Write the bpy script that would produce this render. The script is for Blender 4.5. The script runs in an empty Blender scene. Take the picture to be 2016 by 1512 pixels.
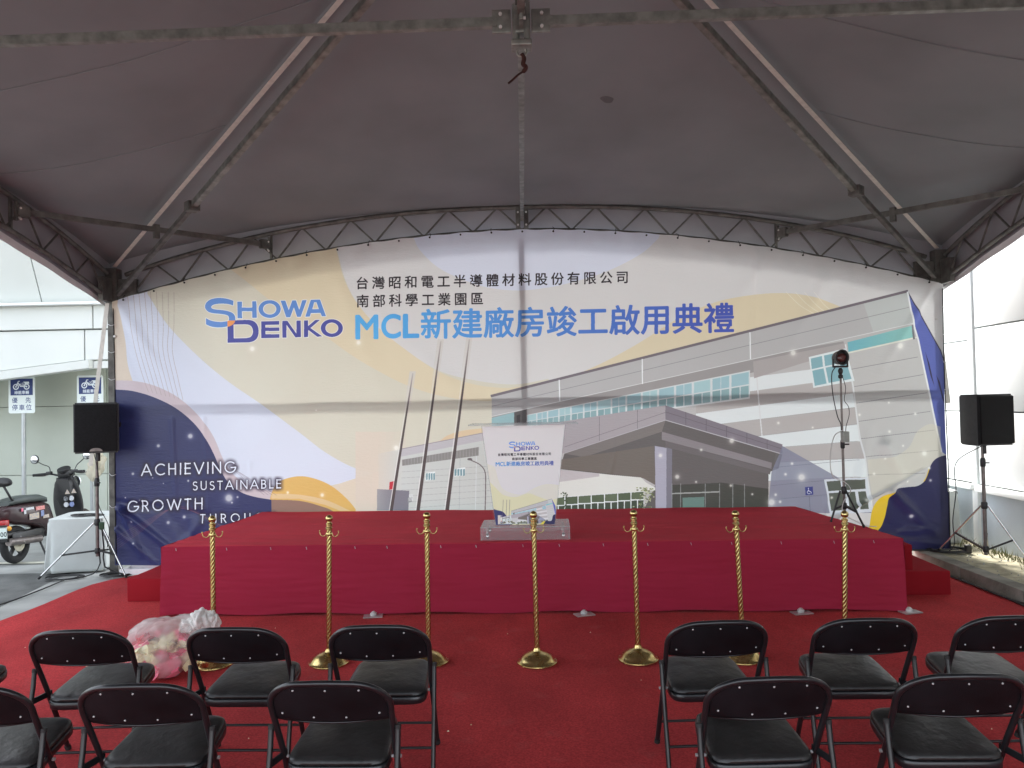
import bpy, bmesh, math, random
import numpy as np
from mathutils import Vector, Matrix, noise as mnoise
from math import pi, sin, cos, radians, sqrt

random.seed(7)
SC = bpy.context.scene
COL = SC.collection

# ------------------------------------------------------------------ camera
F_PX, PITCH, ROLL, YAW, XC, ZC = 1561.26, 0.0236, -0.0201, 0.0133, -0.0314, 1.8
_r = Vector((cos(YAW), sin(YAW), 0)); _f = Vector((-sin(YAW), cos(YAW), 0)); _u = Vector((0, 0, 1))
_f2 = _f * cos(PITCH) + _u * sin(PITCH); _u2 = _u * cos(PITCH) - _f * sin(PITCH)
_R = _r * cos(ROLL) + _u2 * sin(ROLL); _U = _u2 * cos(ROLL) - _r * sin(ROLL)
cam = bpy.data.cameras.new("camera"); camo = bpy.data.objects.new("camera", cam); COL.objects.link(camo)
cam.sensor_width = 36; cam.lens = F_PX / 2016 * 36; cam.clip_end = 800; cam.clip_start = 0.05
m = Matrix.Identity(4)
for i in range(3):
    m[i][0] = _R[i]; m[i][1] = _U[i]; m[i][2] = -_f2[i]
m[0][3], m[1][3], m[2][3] = XC, 0, ZC
camo.matrix_world = m
SC.camera = camo

# ------------------------------------------------------------------ sky, sun, exposure
SUN_EL, SUN_AZ = radians(50), radians(-4)      # bright haze, sun beyond the backdrop
world = bpy.data.worlds.new("World"); SC.world = world; world.use_nodes = True
wn = world.node_tree.nodes; wl = world.node_tree.links
for n in list(wn): wn.remove(n)
sky = wn.new("ShaderNodeTexSky"); sky.sky_type = 'NISHITA'; sky.sun_disc = False
sky.sun_elevation = SUN_EL; sky.sun_rotation = SUN_AZ; sky.dust_density = 3.0; sky.air_density = 1.0
hs = wn.new("ShaderNodeHueSaturation"); hs.inputs['Saturation'].default_value = 0.35
bg = wn.new("ShaderNodeBackground"); bg.inputs[1].default_value = 0.15
wo = wn.new("ShaderNodeOutputWorld")
wl.new(sky.outputs[0], hs.inputs['Color']); wl.new(hs.outputs[0], bg.inputs[0]); wl.new(bg.outputs[0], wo.inputs[0])
sl = bpy.data.lights.new("sun", 'SUN'); sl.energy = 1.5; sl.angle = radians(12); sl.color = (1.0, 0.96, 0.9)
so = bpy.data.objects.new("sun", sl); COL.objects.link(so)
sd = Vector((sin(SUN_AZ) * cos(SUN_EL), cos(SUN_AZ) * cos(SUN_EL), sin(SUN_EL)))
so.rotation_euler = sd.to_track_quat('Z', 'Y').to_euler()
so.location = (0, 20, 20)
vs = SC.view_settings
vs.view_transform = 'Standard'; vs.look = 'None'; vs.gamma = 1.0; vs.use_curve_mapping = False; vs.exposure = 2.5
SC.cycles.max_bounces = 10; SC.cycles.diffuse_bounces = 5; SC.cycles.transparent_max_bounces = 12
SC.cycles.use_denoising = True

# ------------------------------------------------------------------ helpers
def srgb(c):
    return tuple(((x / 255) / 12.92 if x / 255 <= 0.04045 else ((x / 255 + 0.055) / 1.055) ** 2.4) for x in c)

def mat(name, color, rough=0.6, metal=0.0, var=0.1, scale=8.0, bump=0.0, bscale=60.0, spec=0.5, stretch=None, var2=None, rvar=0.0):
    """principled material with two octaves of procedural colour and relief variation"""
    m = bpy.data.materials.new(name); m.use_nodes = True
    nt = m.node_tree; N = nt.nodes; L = nt.links; b = N['Principled BSDF']
    b.inputs['Roughness'].default_value = rough; b.inputs['Metallic'].default_value = metal
    b.inputs['Specular IOR Level'].default_value = spec
    tc = N.new('ShaderNodeTexCoord'); mp = N.new('ShaderNodeMapping'); L.new(tc.outputs['Object'], mp.inputs[0])
    if stretch: mp.inputs['Scale'].default_value = stretch
    n1 = N.new('ShaderNodeTexNoise'); n1.inputs['Scale'].default_value = scale; n1.inputs['Detail'].default_value = 6
    L.new(mp.outputs[0], n1.inputs['Vector'])
    mx = N.new('ShaderNodeMix'); mx.data_type = 'RGBA'
    c2 = var2 if var2 else tuple(x * (1 - var * 2) for x in color)
    c1 = color if var2 else tuple(min(1, x * (1 + var)) for x in color)
    mx.inputs['A'].default_value = (*c1, 1); mx.inputs['B'].default_value = (*c2, 1)
    rp = N.new('ShaderNodeMapRange'); rp.inputs[1].default_value = 0.35; rp.inputs[2].default_value = 0.7
    L.new(n1.outputs['Fac'], rp.inputs[0]); L.new(rp.outputs[0], mx.inputs['Factor'])
    L.new(mx.outputs['Result'], b.inputs['Base Color'])
    if rvar:
        rr = N.new('ShaderNodeMapRange'); rr.inputs[3].default_value = rough - rvar; rr.inputs[4].default_value = rough + rvar
        L.new(n1.outputs['Fac'], rr.inputs[0]); L.new(rr.outputs[0], b.inputs['Roughness'])
    if bump:
        n2 = N.new('ShaderNodeTexNoise'); n2.inputs['Scale'].default_value = bscale; n2.inputs['Detail'].default_value = 4
        L.new(mp.outputs[0], n2.inputs['Vector'])
        bp = N.new('ShaderNodeBump'); bp.inputs['Strength'].default_value = bump; bp.inputs['Distance'].default_value = 0.01
        L.new(n2.outputs['Fac'], bp.inputs['Height']); L.new(bp.outputs[0], b.inputs['Normal'])
    return m

def V(*a): return Vector(a)

class MB:
    """collects shapes into one mesh"""
    def __init__(s): s.v = []; s.f = []; s.uv = None
    def add(s, vs, fs):
        k = len(s.v); s.v += [tuple(x) for x in vs]; s.f += [tuple(i + k for i in f) for f in fs]; return s
    def box(s, c, d, rz=0, M=None):
        hx, hy, hz = d[0] / 2, d[1] / 2, d[2] / 2
        vs = [Vector((x * hx, y * hy, z * hz)) for x in (-1, 1) for y in (-1, 1) for z in (-1, 1)]
        R = M if M else Matrix.Rotation(rz, 3, 'Z')
        vs = [R @ v + Vector(c) for v in vs]
        return s.add(vs, [(0, 1, 3, 2), (4, 6, 7, 5), (0, 4, 5, 1), (2, 3, 7, 6), (0, 2, 6, 4), (1, 5, 7, 3)])
    def rbox(s, c, d, r=0.01, rz=0, M=None):
        """box with chamfered edges"""
        bm = bmesh.new(); bmesh.ops.create_cube(bm, size=1)
        bmesh.ops.scale(bm, vec=d, verts=bm.verts)
        bmesh.ops.bevel(bm, geom=bm.edges[:], offset=r, segments=2, affect='EDGES', profile=0.6)
        R = M if M else Matrix.Rotation(rz, 3, 'Z')
        bm.verts.index_update()
        s.add([R @ v.co + Vector(c) for v in bm.verts], [[v.index for v in f.verts] for f in bm.faces]); bm.free(); return s
    def bar(s, a, b, w, h=None, up=(0, 0, 1)):
        a, b = Vector(a), Vector(b); h = h or w; d = (b - a).normalized(); up = Vector(up)
        if abs(d.dot(up)) > .98: up = Vector((0, 1, 0))
        x = d.cross(up).normalized(); z = x.cross(d)
        M = Matrix((x, d, z)).transposed()
        return s.box((a + b) / 2, (w, (b - a).length, h), M=M)
    def tube(s, pts, r, n=10, closed=False, radii=None, cap=True):
        pts = [Vector(p) for p in pts]; N = len(pts); vs = []; fs = []
        t0 = (pts[1] - pts[0]).normalized(); up = Vector((0, 0, 1)) if abs(t0.z) < .9 else Vector((1, 0, 0))
        x = t0.cross(up).normalized()
        for i, p in enumerate(pts):
            if closed: t = (pts[(i + 1) % N] - pts[i - 1]).normalized()
            else: t = (pts[min(i + 1, N - 1)] - pts[max(i - 1, 0)]).normalized()
            x = (x - t * x.dot(t)).normalized(); y = t.cross(x); rr = radii[i] if radii else r
            for k in range(n):
                a = 2 * pi * k / n; vs.append(p + (x * cos(a) + y * sin(a)) * rr)
        for i in range(N if closed else N - 1):
            for k in range(n):
                j = (i + 1) % N
                fs.append((i * n + k, i * n + (k + 1) % n, j * n + (k + 1) % n, j * n + k))
        if cap and not closed:
            fs.append(tuple(range(n))[::-1]); fs.append(tuple((N - 1) * n + k for k in range(n)))
        return s.add(vs, fs)
    def lathe(s, prof, c=(0, 0, 0), n=32, M=None):
        vs = []; fs = []; c = Vector(c)
        for (r, z) in prof:
            for k in range(n):
                a = 2 * pi * k / n; p = Vector((r * cos(a), r * sin(a), z)); vs.append((M @ p if M else p) + c)
        for i in range(len(prof) - 1):
            for k in range(n):
                fs.append((i * n + k, i * n + (k + 1) % n, (i + 1) * n + (k + 1) % n, (i + 1) * n + k))
        fs.append(tuple(range(n))[::-1]); fs.append(tuple((len(prof) - 1) * n + k for k in range(n)))
        return s.add(vs, fs)
    def prism(s, poly, axis, a, b):
        """polygon extruded along an axis ('X','Y','Z') from a to b"""
        n = len(poly)
        def P(p, t):
            return {'X': (t, p[0], p[1]), 'Y': (p[0], t, p[1]), 'Z': (p[0], p[1], t)}[axis]
        vs = [P(p, a) for p in poly] + [P(p, b) for p in poly]
        fs = [tuple(range(n))[::-1], tuple(range(n, 2 * n))] + [(i, (i + 1) % n, n + (i + 1) % n, n + i) for i in range(n)]
        return s.add(vs, fs)
    def grid(s, fn, nu, nv):
        vs = [fn(i / nu, j / nv) for j in range(nv + 1) for i in range(nu + 1)]
        fs = [(j * (nu + 1) + i, j * (nu + 1) + i + 1, (j + 1) * (nu + 1) + i + 1, (j + 1) * (nu + 1) + i) for j in range(nv) for i in range(nu)]
        return s.add(vs, fs)
    def build(s, name, m, parent=None, smooth=None, bevel=0, label=None, solid=0):
        me = bpy.data.meshes.new(name); me.from_pydata(s.v, [], s.f)
        bm = bmesh.new(); bm.from_mesh(me)
        if not s.uv and not solid: bmesh.ops.recalc_face_normals(bm, faces=bm.faces)
        if bevel:
            bmesh.ops.bevel(bm, geom=[e for e in bm.edges if len(e.link_faces) == 2 and e.calc_face_angle(0) > .6], offset=bevel, segments=2, affect='EDGES')
        bm.to_mesh(me); bm.free()
        me.update()
        if s.uv:
            uvl = me.uv_layers.new(name='UVMap'); co = np.empty(len(me.vertices) * 3); me.vertices.foreach_get('co', co); co = co.reshape(-1, 3)
            li = np.empty(len(me.loops), int); me.loops.foreach_get('vertex_index', li)
            u = s.uv(co)[li]; uvl.data.foreach_set('uv', u.astype(np.float32).ravel())
        me.materials.append(m)
        if smooth is not None:
            me.polygons.foreach_set('use_smooth', [True] * len(me.polygons))
            try: me.set_sharp_from_angle(angle=radians(smooth))
            except Exception: pass
        o = bpy.data.objects.new(name, me); COL.objects.link(o)
        if solid:
            md = o.modifiers.new('solid', 'SOLIDIFY'); md.thickness = solid; md.offset = 0
        if parent: o.parent = parent
        if label: o['label'] = label
        return o

def tag(o, label=None, cat=None, group=None, kind=None):
    if label: o['label'] = label
    if cat: o['category'] = cat
    if group: o['group'] = group
    if kind: o['kind'] = kind
    return o

def thing(name, label, cat, loc=(0, 0, 0), rz=0, group=None):
    o = bpy.data.objects.new(name, None); COL.objects.link(o); o.location = loc; o.rotation_euler = (0, 0, rz)
    o.empty_display_size = .1
    return tag(o, label, cat, group)

def dup(root, loc=None, rz=0, label=None, parent=None, rot=None):
    r = root.copy(); COL.objects.link(r)
    if parent: r.parent = parent
    if loc is not None: r.location = loc; r.rotation_euler = rot if rot else (0, 0, rz)
    if label: r['label'] = label
    for ch in list(root.children): dup(ch, parent=r)
    return r

def arc(c, r, a0, a1, n=12):
    return [(c[0] + r * cos(a0 + (a1 - a0) * i / n), c[1] + r * sin(a0 + (a1 - a0) * i / n)) for i in range(n + 1)]

def spline(pts, n=8):
    """Catmull-Rom through 2-D or 3-D points"""
    P = [Vector(p) for p in pts]; P = [2 * P[0] - P[1]] + P + [2 * P[-1] - P[-2]]; out = []
    for i in range(1, len(P) - 2):
        for k in range(n):
            t = k / n; a, b, c, d = P[i - 1], P[i], P[i + 1], P[i + 2]
            out.append(0.5 * ((2 * b) + (c - a) * t + (2 * a - 5 * b + 4 * c - d) * t * t + (3 * b - a - 3 * c + d) * t ** 3))
    out.append(P[-2]); return out

# ------------------------------------------------------------------ flat print: a small polygon rasteriser in the sheet's own layout units
def glyph_rings(ch, _c={}):
    if ch in _c: return _c[ch]
    cu = bpy.data.curves.new("glyph", 'FONT'); cu.body = ch; cu.size = 1; cu.resolution_u = 6
    o = bpy.data.objects.new("glyph", cu); COL.objects.link(o)
    dg = bpy.context.evaluated_depsgraph_get(); me = o.evaluated_get(dg).to_mesh()
    cnt = {}
    for p in me.polygons:
        for e in p.edge_keys: cnt[e] = cnt.get(e, 0) + 1
    segs = [(tuple(me.vertices[a].co[:2]), tuple(me.vertices[b].co[:2])) for (a, b), c in cnt.items() if c == 1]
    o.evaluated_get(dg).to_mesh_clear(); bpy.data.objects.remove(o); bpy.data.curves.remove(cu)
    _c[ch] = segs; return segs

class Sheet:
    def __init__(s, w, h, H, base):
        s.w, s.h, s.H = w, h, np.array(H, float); s.img = np.ones((h, w, 3), np.float32) * np.array(base, np.float32) / 255
    def to(s, P):
        P = np.atleast_2d(np.array([tuple(p)[:2] for p in P], float)); q = np.c_[P, np.ones(len(P))] @ s.H.T
        return q[:, :2] / q[:, 2:3]
    def mask_segs(s, A, B):
        """even-odd fill of line segments given in texture pixels"""
        lo = np.minimum(A.min(0), B.min(0)); hi = np.maximum(A.max(0), B.max(0))
        x0, y0 = max(0, int(lo[0]) - 1), max(0, int(lo[1]) - 1); x1, y1 = min(s.w, int(hi[0]) + 2), min(s.h, int(hi[1]) + 2)
        if x1 <= x0 or y1 <= y0: return None
        T = np.zeros((y1 - y0, x1 - x0 + 1), np.int32)
        for (ax, ay), (bx, by) in zip(A, B):
            if ay == by: continue
            if ay > by: ax, ay, bx, by = bx, by, ax, ay
            r0 = max(y0, math.ceil(ay - .5)); r1 = min(y1, math.ceil(by - .5))
            if r1 <= r0: continue
            ys = np.arange(r0, r1); xs = ax + (ys + .5 - ay) * (bx - ax) / (by - ay)
            xi = np.clip(np.ceil(xs - .5).astype(int) - x0, 0, x1 - x0)
            np.add.at(T, (ys - y0, xi), 1)
        return (x0, y0, (np.cumsum(T, 1)[:, :-1] % 2).astype(bool))
    def mask(s, rings):
        A = []; B = []
        for r in rings:
            q = s.to(r); A.append(q); B.append(np.roll(q, -1, 0))
        return s.mask_segs(np.concatenate(A), np.concatenate(B))
    def paint(s, mk, col, a=1.0, grad=None):
        if mk is None: return
        x0, y0, m = mk; h, w = m.shape[:2]; reg = s.img[y0:y0 + h, x0:x0 + w]
        c = np.array(col, np.float32) / 255
        if grad:
            c2, p0, p1 = grad; q = s.to([p0, p1]); d = q[1] - q[0]
            X, Y = np.meshgrid(np.arange(x0, x0 + w), np.arange(y0, y0 + h))
            t = np.clip(((X - q[0, 0]) * d[0] + (Y - q[0, 1]) * d[1]) / (d @ d), 0, 1)[..., None]
            if c2 is None: al = (m * (a * (1 - t[..., 0]))).astype(np.float32)[..., None]; reg[:] = reg * (1 - al) + c * al; return
            c = c * (1 - t) + np.array(c2, np.float32) / 255 * t
        al = (m.astype(np.float32) * a)[..., None]
        reg[:] = reg * (1 - al) + c * al
    def fill(s, rings, col, a=1.0, grad=None):
        if not isinstance(rings[0][0], (tuple, list, Vector)): rings = [rings]
        s.paint(s.mask(rings), col, a, grad)
    def line(s, pts, w, col, a=1.0, grad=None):
        P = [Vector(tuple(p)[:2]) for p in pts]; Lr = []; R = []
        for i, p in enumerate(P):
            t = (P[min(i + 1, len(P) - 1)] - P[max(i - 1, 0)]); t = t.normalized() if t.length else Vector((1, 0)); n = Vector((-t.y, t.x)) * (w / 2)
            Lr.append(tuple(p + n)); R.append(tuple(p - n))
        s.fill([Lr + R[::-1]], col, a, grad)
    def ell(s, c, rx, ry, n=48): return [(c[0] + rx * cos(2 * pi * i / n), c[1] + ry * sin(2 * pi * i / n)) for i in range(n)]
    def glow(s, c, r, col=(255, 250, 240), a=1.0):
        q = s.to([c, (c[0] + r, c[1])]); R = np.linalg.norm(q[1] - q[0]); cx, cy = q[0]
        x0, x1, y0, y1 = [int(v) for v in (max(0, cx - 3 * R), min(s.w, cx + 3 * R + 1), max(0, cy - 3 * R), min(s.h, cy + 3 * R + 1))]
        if x1 <= x0 or y1 <= y0: return
        X, Y = np.meshgrid(np.arange(x0, x1), np.arange(y0, y1)); d = ((X - cx) ** 2 + (Y - cy) ** 2) / R ** 2
        al = (np.clip(np.exp(-d * 3.2) * 1.3 + .35 * np.exp(-d * .8), 0, 1) * a).astype(np.float32)[..., None]
        reg = s.img[y0:y1, x0:x1]; reg[:] = reg * (1 - al) + np.array(col, np.float32) / 255 * al
    @staticmethod
    def dilate(mk, r, s=None):
        x0, y0, m = mk; R = int(math.ceil(r)); M = np.pad(m, R); out = M.copy()
        for dy in range(-R, R + 1):
            for dx in range(-R, R + 1):
                if dx * dx + dy * dy <= r * r + .3 and (dx or dy): out |= np.roll(np.roll(M, dy, 0), dx, 1)
        if s is not None:
            ax, ay = max(0, -(x0 - R)), max(0, -(y0 - R)); out = out[ay:, ax:]; x0n, y0n = max(0, x0 - R), max(0, y0 - R)
            out = out[:s.h - y0n, :s.w - x0n]; return (x0n, y0n, out)
        return (x0 - R, y0 - R, out)
    @staticmethod
    def soft(mk, r, s):
        x0, y0, m = Sheet.dilate(mk, r * .6, s); a = np.pad(m.astype(np.float32), r); x0 -= r; y0 -= r
        for _ in range(2):
            for ax in (0, 1):
                acc = sum(np.roll(a, k, ax) for k in range(-r, r + 1)) / (2 * r + 1); a = acc
        ax_, ay = max(0, -x0), max(0, -y0); a = a[ay:, ax_:]; x0, y0 = max(0, x0), max(0, y0)
        a = a[:s.h - y0, :s.w - x0]; return (x0, y0, a)
    def glyph(s, ch, x, y, size, slope, col, bold=0, grad=None, sx=1.0):
        """one character of the built-in font, baseline-left at x, y"""
        segs = glyph_rings(ch)
        if not segs: return
        def T(p): return (x + p[0] * size * sx, y - p[1] * size + p[0] * size * slope)
        mk = s.mask_segs(s.to([T(a) for a, b in segs]), s.to([T(b) for a, b in segs]))
        if mk is None: return
        if bold: mk = s.dilate(mk, bold, s)
        s.paint(mk, col, 1, grad)
    def cjk(s, text, x, yc, pitch, size, slope, col, bold=0, grad=None):
        """row of square characters: x = left of the first, yc = its vertical centre"""
        for i, ch in enumerate(text):
            segs = glyph_rings(ch); P = np.array([a for a, b in segs]); lo, hi = P.min(0), P.max(0)
            k = size / EM
            X = x + i * pitch; cx = X + size / 2; cy = yc + (cx - x) * slope
            s.glyph(ch, cx - (EMC[0]) * k, cy + (EMC[1]) * k - EMC[0] * k * slope, k, slope, col, bold, grad)
    def image(s, name, gain=1.0):
        im = bpy.data.images.new(name, s.w, s.h); px = np.ones((s.h, s.w, 4), np.float32)
        g = s.img.mean(2, keepdims=True); px[..., :3] = np.clip((s.img * .88 + g * .12) * gain * np.array([.975, 1.0, 1.01], np.float32), 0, 1); im.pixels.foreach_set(px.ravel()); im.pack(); return im

_g = np.array([p for sg in glyph_rings('国') for p in sg]) if glyph_rings('国') else np.array([[0, 0], [1, 1]])
EMC = tuple((_g.min(0) + _g.max(0)) / 2); EM = float((_g.max(0) - _g.min(0)).max()) * 1.07

STROKES = {
 'A': (.86, [[(0, 0), (.43, 1.0), (.86, 0)], [(.17, .34), (.69, .34)]]),
 'C': (.86, [arc((.52, .5), .47, radians(48), radians(312), 22)]),
 'H': (.70, [[(.05, 0), (.05, 1)], [(.65, 0), (.65, 1)], [(.05, .54), (.65, .54)]]),
 'I': (.10, [[(.05, 0), (.05, 1)]]),
 'E': (.52, [[(.05, 0), (.05, 1)], [(0, .95), (.5, .95)], [(0, .53), (.48, .53)], [(0, .05), (.5, .05)]]),
 'V': (.84, [[(0, 1), (.42, 0), (.84, 1)]]),
 'N': (.80, [[(.05, 0), (.05, 1)], [(.05, .98), (.75, .02)], [(.75, 0), (.75, 1)]]),
 'G': (.95, [arc((.5, .5), .47, radians(45), radians(360), 24), [(.55, .47), (.98, .47)]]),
 'S': (.52, [arc((.26, .73), .21, radians(35), radians(270), 14) + arc((.25, .27), .24, radians(90), radians(-145), 14)[1:]]),
 'U': (.68, [[(.05, 1), (.05, .34)] + arc((.34, .34), .29, pi, 2 * pi, 14) + [(.63, 1)]]),
 'T': (.56, [[(.28, 0), (.28, 1)], [(0, .95), (.56, .95)]]),
 'B': (.56, [[(.05, 0), (.05, 1)], [(0, .95), (.25, .95)] + arc((.25, .74), .21, pi / 2, -pi / 2, 10) + [(.0, .53)], [(0, .53), (.27, .53)] + arc((.27, .29), .24, pi / 2, -pi / 2, 10) + [(0, .05)]]),
 'L': (.45, [[(.05, 0), (.05, 1)], [(0, .05), (.45, .05)]]),
 'R': (.58, [[(.05, 0), (.05, 1)], [(0, .95), (.27, .95)] + arc((.27, .72), .23, pi / 2, -pi / 2, 10) + [(0, .49)], [(.25, .49), (.57, 0)]]),
 'O': (1.0, [arc((.5, .5), .46, 0, 2 * pi, 30)]),
 'W': (1.25, [[(0, 1), (.32, .03), (.625, .95), (.93, .03), (1.25, 1)]]),
}
def geo_text(s, text, x0, x1, y0, y1, cap, col, halo=None, th=.115):
    """geometric sans capitals fitted between x0 and x1"""
    tot = sum(STROKES[c][0] for c in text) * cap; gap = (x1 - x0 - tot) / (len(text) - 1); x = x0; mks = []
    sl_ = (y1 - y0) / (x1 - x0)
    for c in text:
        w, st = STROKES[c]
        for pl in st:
            P = [(x + p[0] * cap, y0 + (x + p[0] * cap - x0) * sl_ - p[1] * cap) for p in pl]
            segs = list(zip(P[:-1], P[1:])); t = th * cap / 2
            if len(P) > 6:
                mks.append(('line', P))
            else:
                for a, b in segs: mks.append(('line', [a, b]))
        x += w * cap + gap
    rings = []
    def ring(P, t):
        P = [Vector(p) for p in P]; L_, R_ = [], []
        for i, p in enumerate(P):
            d = P[min(i + 1, len(P) - 1)] - P[max(i - 1, 0)]; d.normalize(); n = Vector((-d.y, d.x)) * t
            if i == 0: p = p - d * t * .6
            if i == len(P) - 1: p = p + d * t * .6
            L_.append(tuple(p + n)); R_.append(tuple(p - n))
        return L_ + R_[::-1]
    if halo:
        for _, P in mks:
            mk = s.mask([ring(P, cap * .12)])
            if mk: s.paint(s.soft(mk, 7, s), halo, .8)
    for _, P in mks: s.fill([ring(P, th * cap / 2)], col)

def logo(s, T):
    """two-line company wordmark; T maps trace units to sheet units"""
    LB, DB, OR = (92, 142, 218), (72, 76, 164), (250, 156, 84)
    f = lambda P: [T(p) for p in P]
    el = lambda c, rx, ry: f(s.ell(c, rx, ry))
    Sx = [tuple(p) for p in spline([(500, 200), (440, 182), (370, 177), (300, 180), (250, 193), (226, 215), (240, 238), (290, 250), (360, 256), (430, 268), (490, 292), (520, 330), (527, 385)], 4)] + \
         [tuple(p) for p in spline([(445, 385), (446, 350), (432, 325), (395, 312), (330, 303), (260, 296), (195, 280), (157, 245), (147, 205), (168, 160), (215, 126), (280, 109), (350, 106), (430, 117), (500, 140)], 4)]
    lo = [tuple(p) for p in spline([(158, 355), (220, 385), (300, 401), (370, 402), (427, 392)], 4)] + [tuple(p) for p in spline([(427, 458), (370, 469), (300, 471), (220, 459), (158, 432)], 4)]
    orr = [(427, 392), (450, 384), (524, 384), (514, 412), (487, 442), (450, 460), (427, 463)]
    D = [(428, 462), (428, 660), (690, 656)] + [tuple(p) for p in spline([(690, 656), (750, 640), (795, 600), (813, 530), (805, 460), (770, 405), (710, 380), (640, 377)], 4)] + [(524, 383), (512, 415), (485, 443), (450, 460)]
    Dh = [(503, 434), (503, 606)] + [tuple(p) for p in spline([(660, 603), (712, 588), (738, 550), (741, 505), (725, 462), (690, 438), (640, 432)], 4)]
    parts = [([f(Sx)], LB), ([f(lo)], LB),
      ([f([(550, 150), (607, 150), (607, 225), (735, 225), (735, 147), (787, 147), (792, 352), (735, 352), (735, 270), (607, 270), (609, 357), (552, 357)])], LB),
      ([el((951, 243), 137, 110), el((951, 243), 82, 68)], LB),
      ([f([(1085, 138), (1145, 138), (1188, 258), (1232, 136), (1278, 136), (1318, 254), (1356, 133), (1412, 131), (1335, 340), (1292, 341), (1252, 222), (1206, 345), (1158, 346)])], LB),
      ([f([(1462, 128), (1578, 127), (1652, 333), (1600, 334), (1583, 292), (1462, 295), (1448, 337), (1392, 339)]), f([(1504, 160), (1532, 160), (1563, 245), (1480, 247)])], LB),
      ([f(D), f(Dh)], DB),
      ([f([(845, 395), (1070, 392), (1070, 437), (897, 440), (897, 473), (1070, 471), (1070, 513), (897, 516), (897, 556), (1072, 553), (1072, 598), (845, 604)])], DB),
      ([f([(1108, 390), (1172, 390), (1282, 548), (1284, 385), (1335, 384), (1338, 592), (1270, 594), (1160, 438), (1160, 597), (1108, 598)])], DB),
      ([f([(1375, 383), (1427, 383), (1427, 455), (1515, 380), (1577, 378), (1457, 478), (1605, 583), (1540, 586), (1430, 502), (1427, 590), (1377, 592)])], DB),
      ([el((1723, 480), 137, 110), el((1723, 480), 80, 68)], DB), ([f(orr)], OR)]
    for r, c in parts:
        mk = s.mask(r)
        if mk: s.paint(s.dilate(mk, 3, s), (244, 242, 238), .85)
    for r, c in parts: s.fill(r, c)

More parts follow.
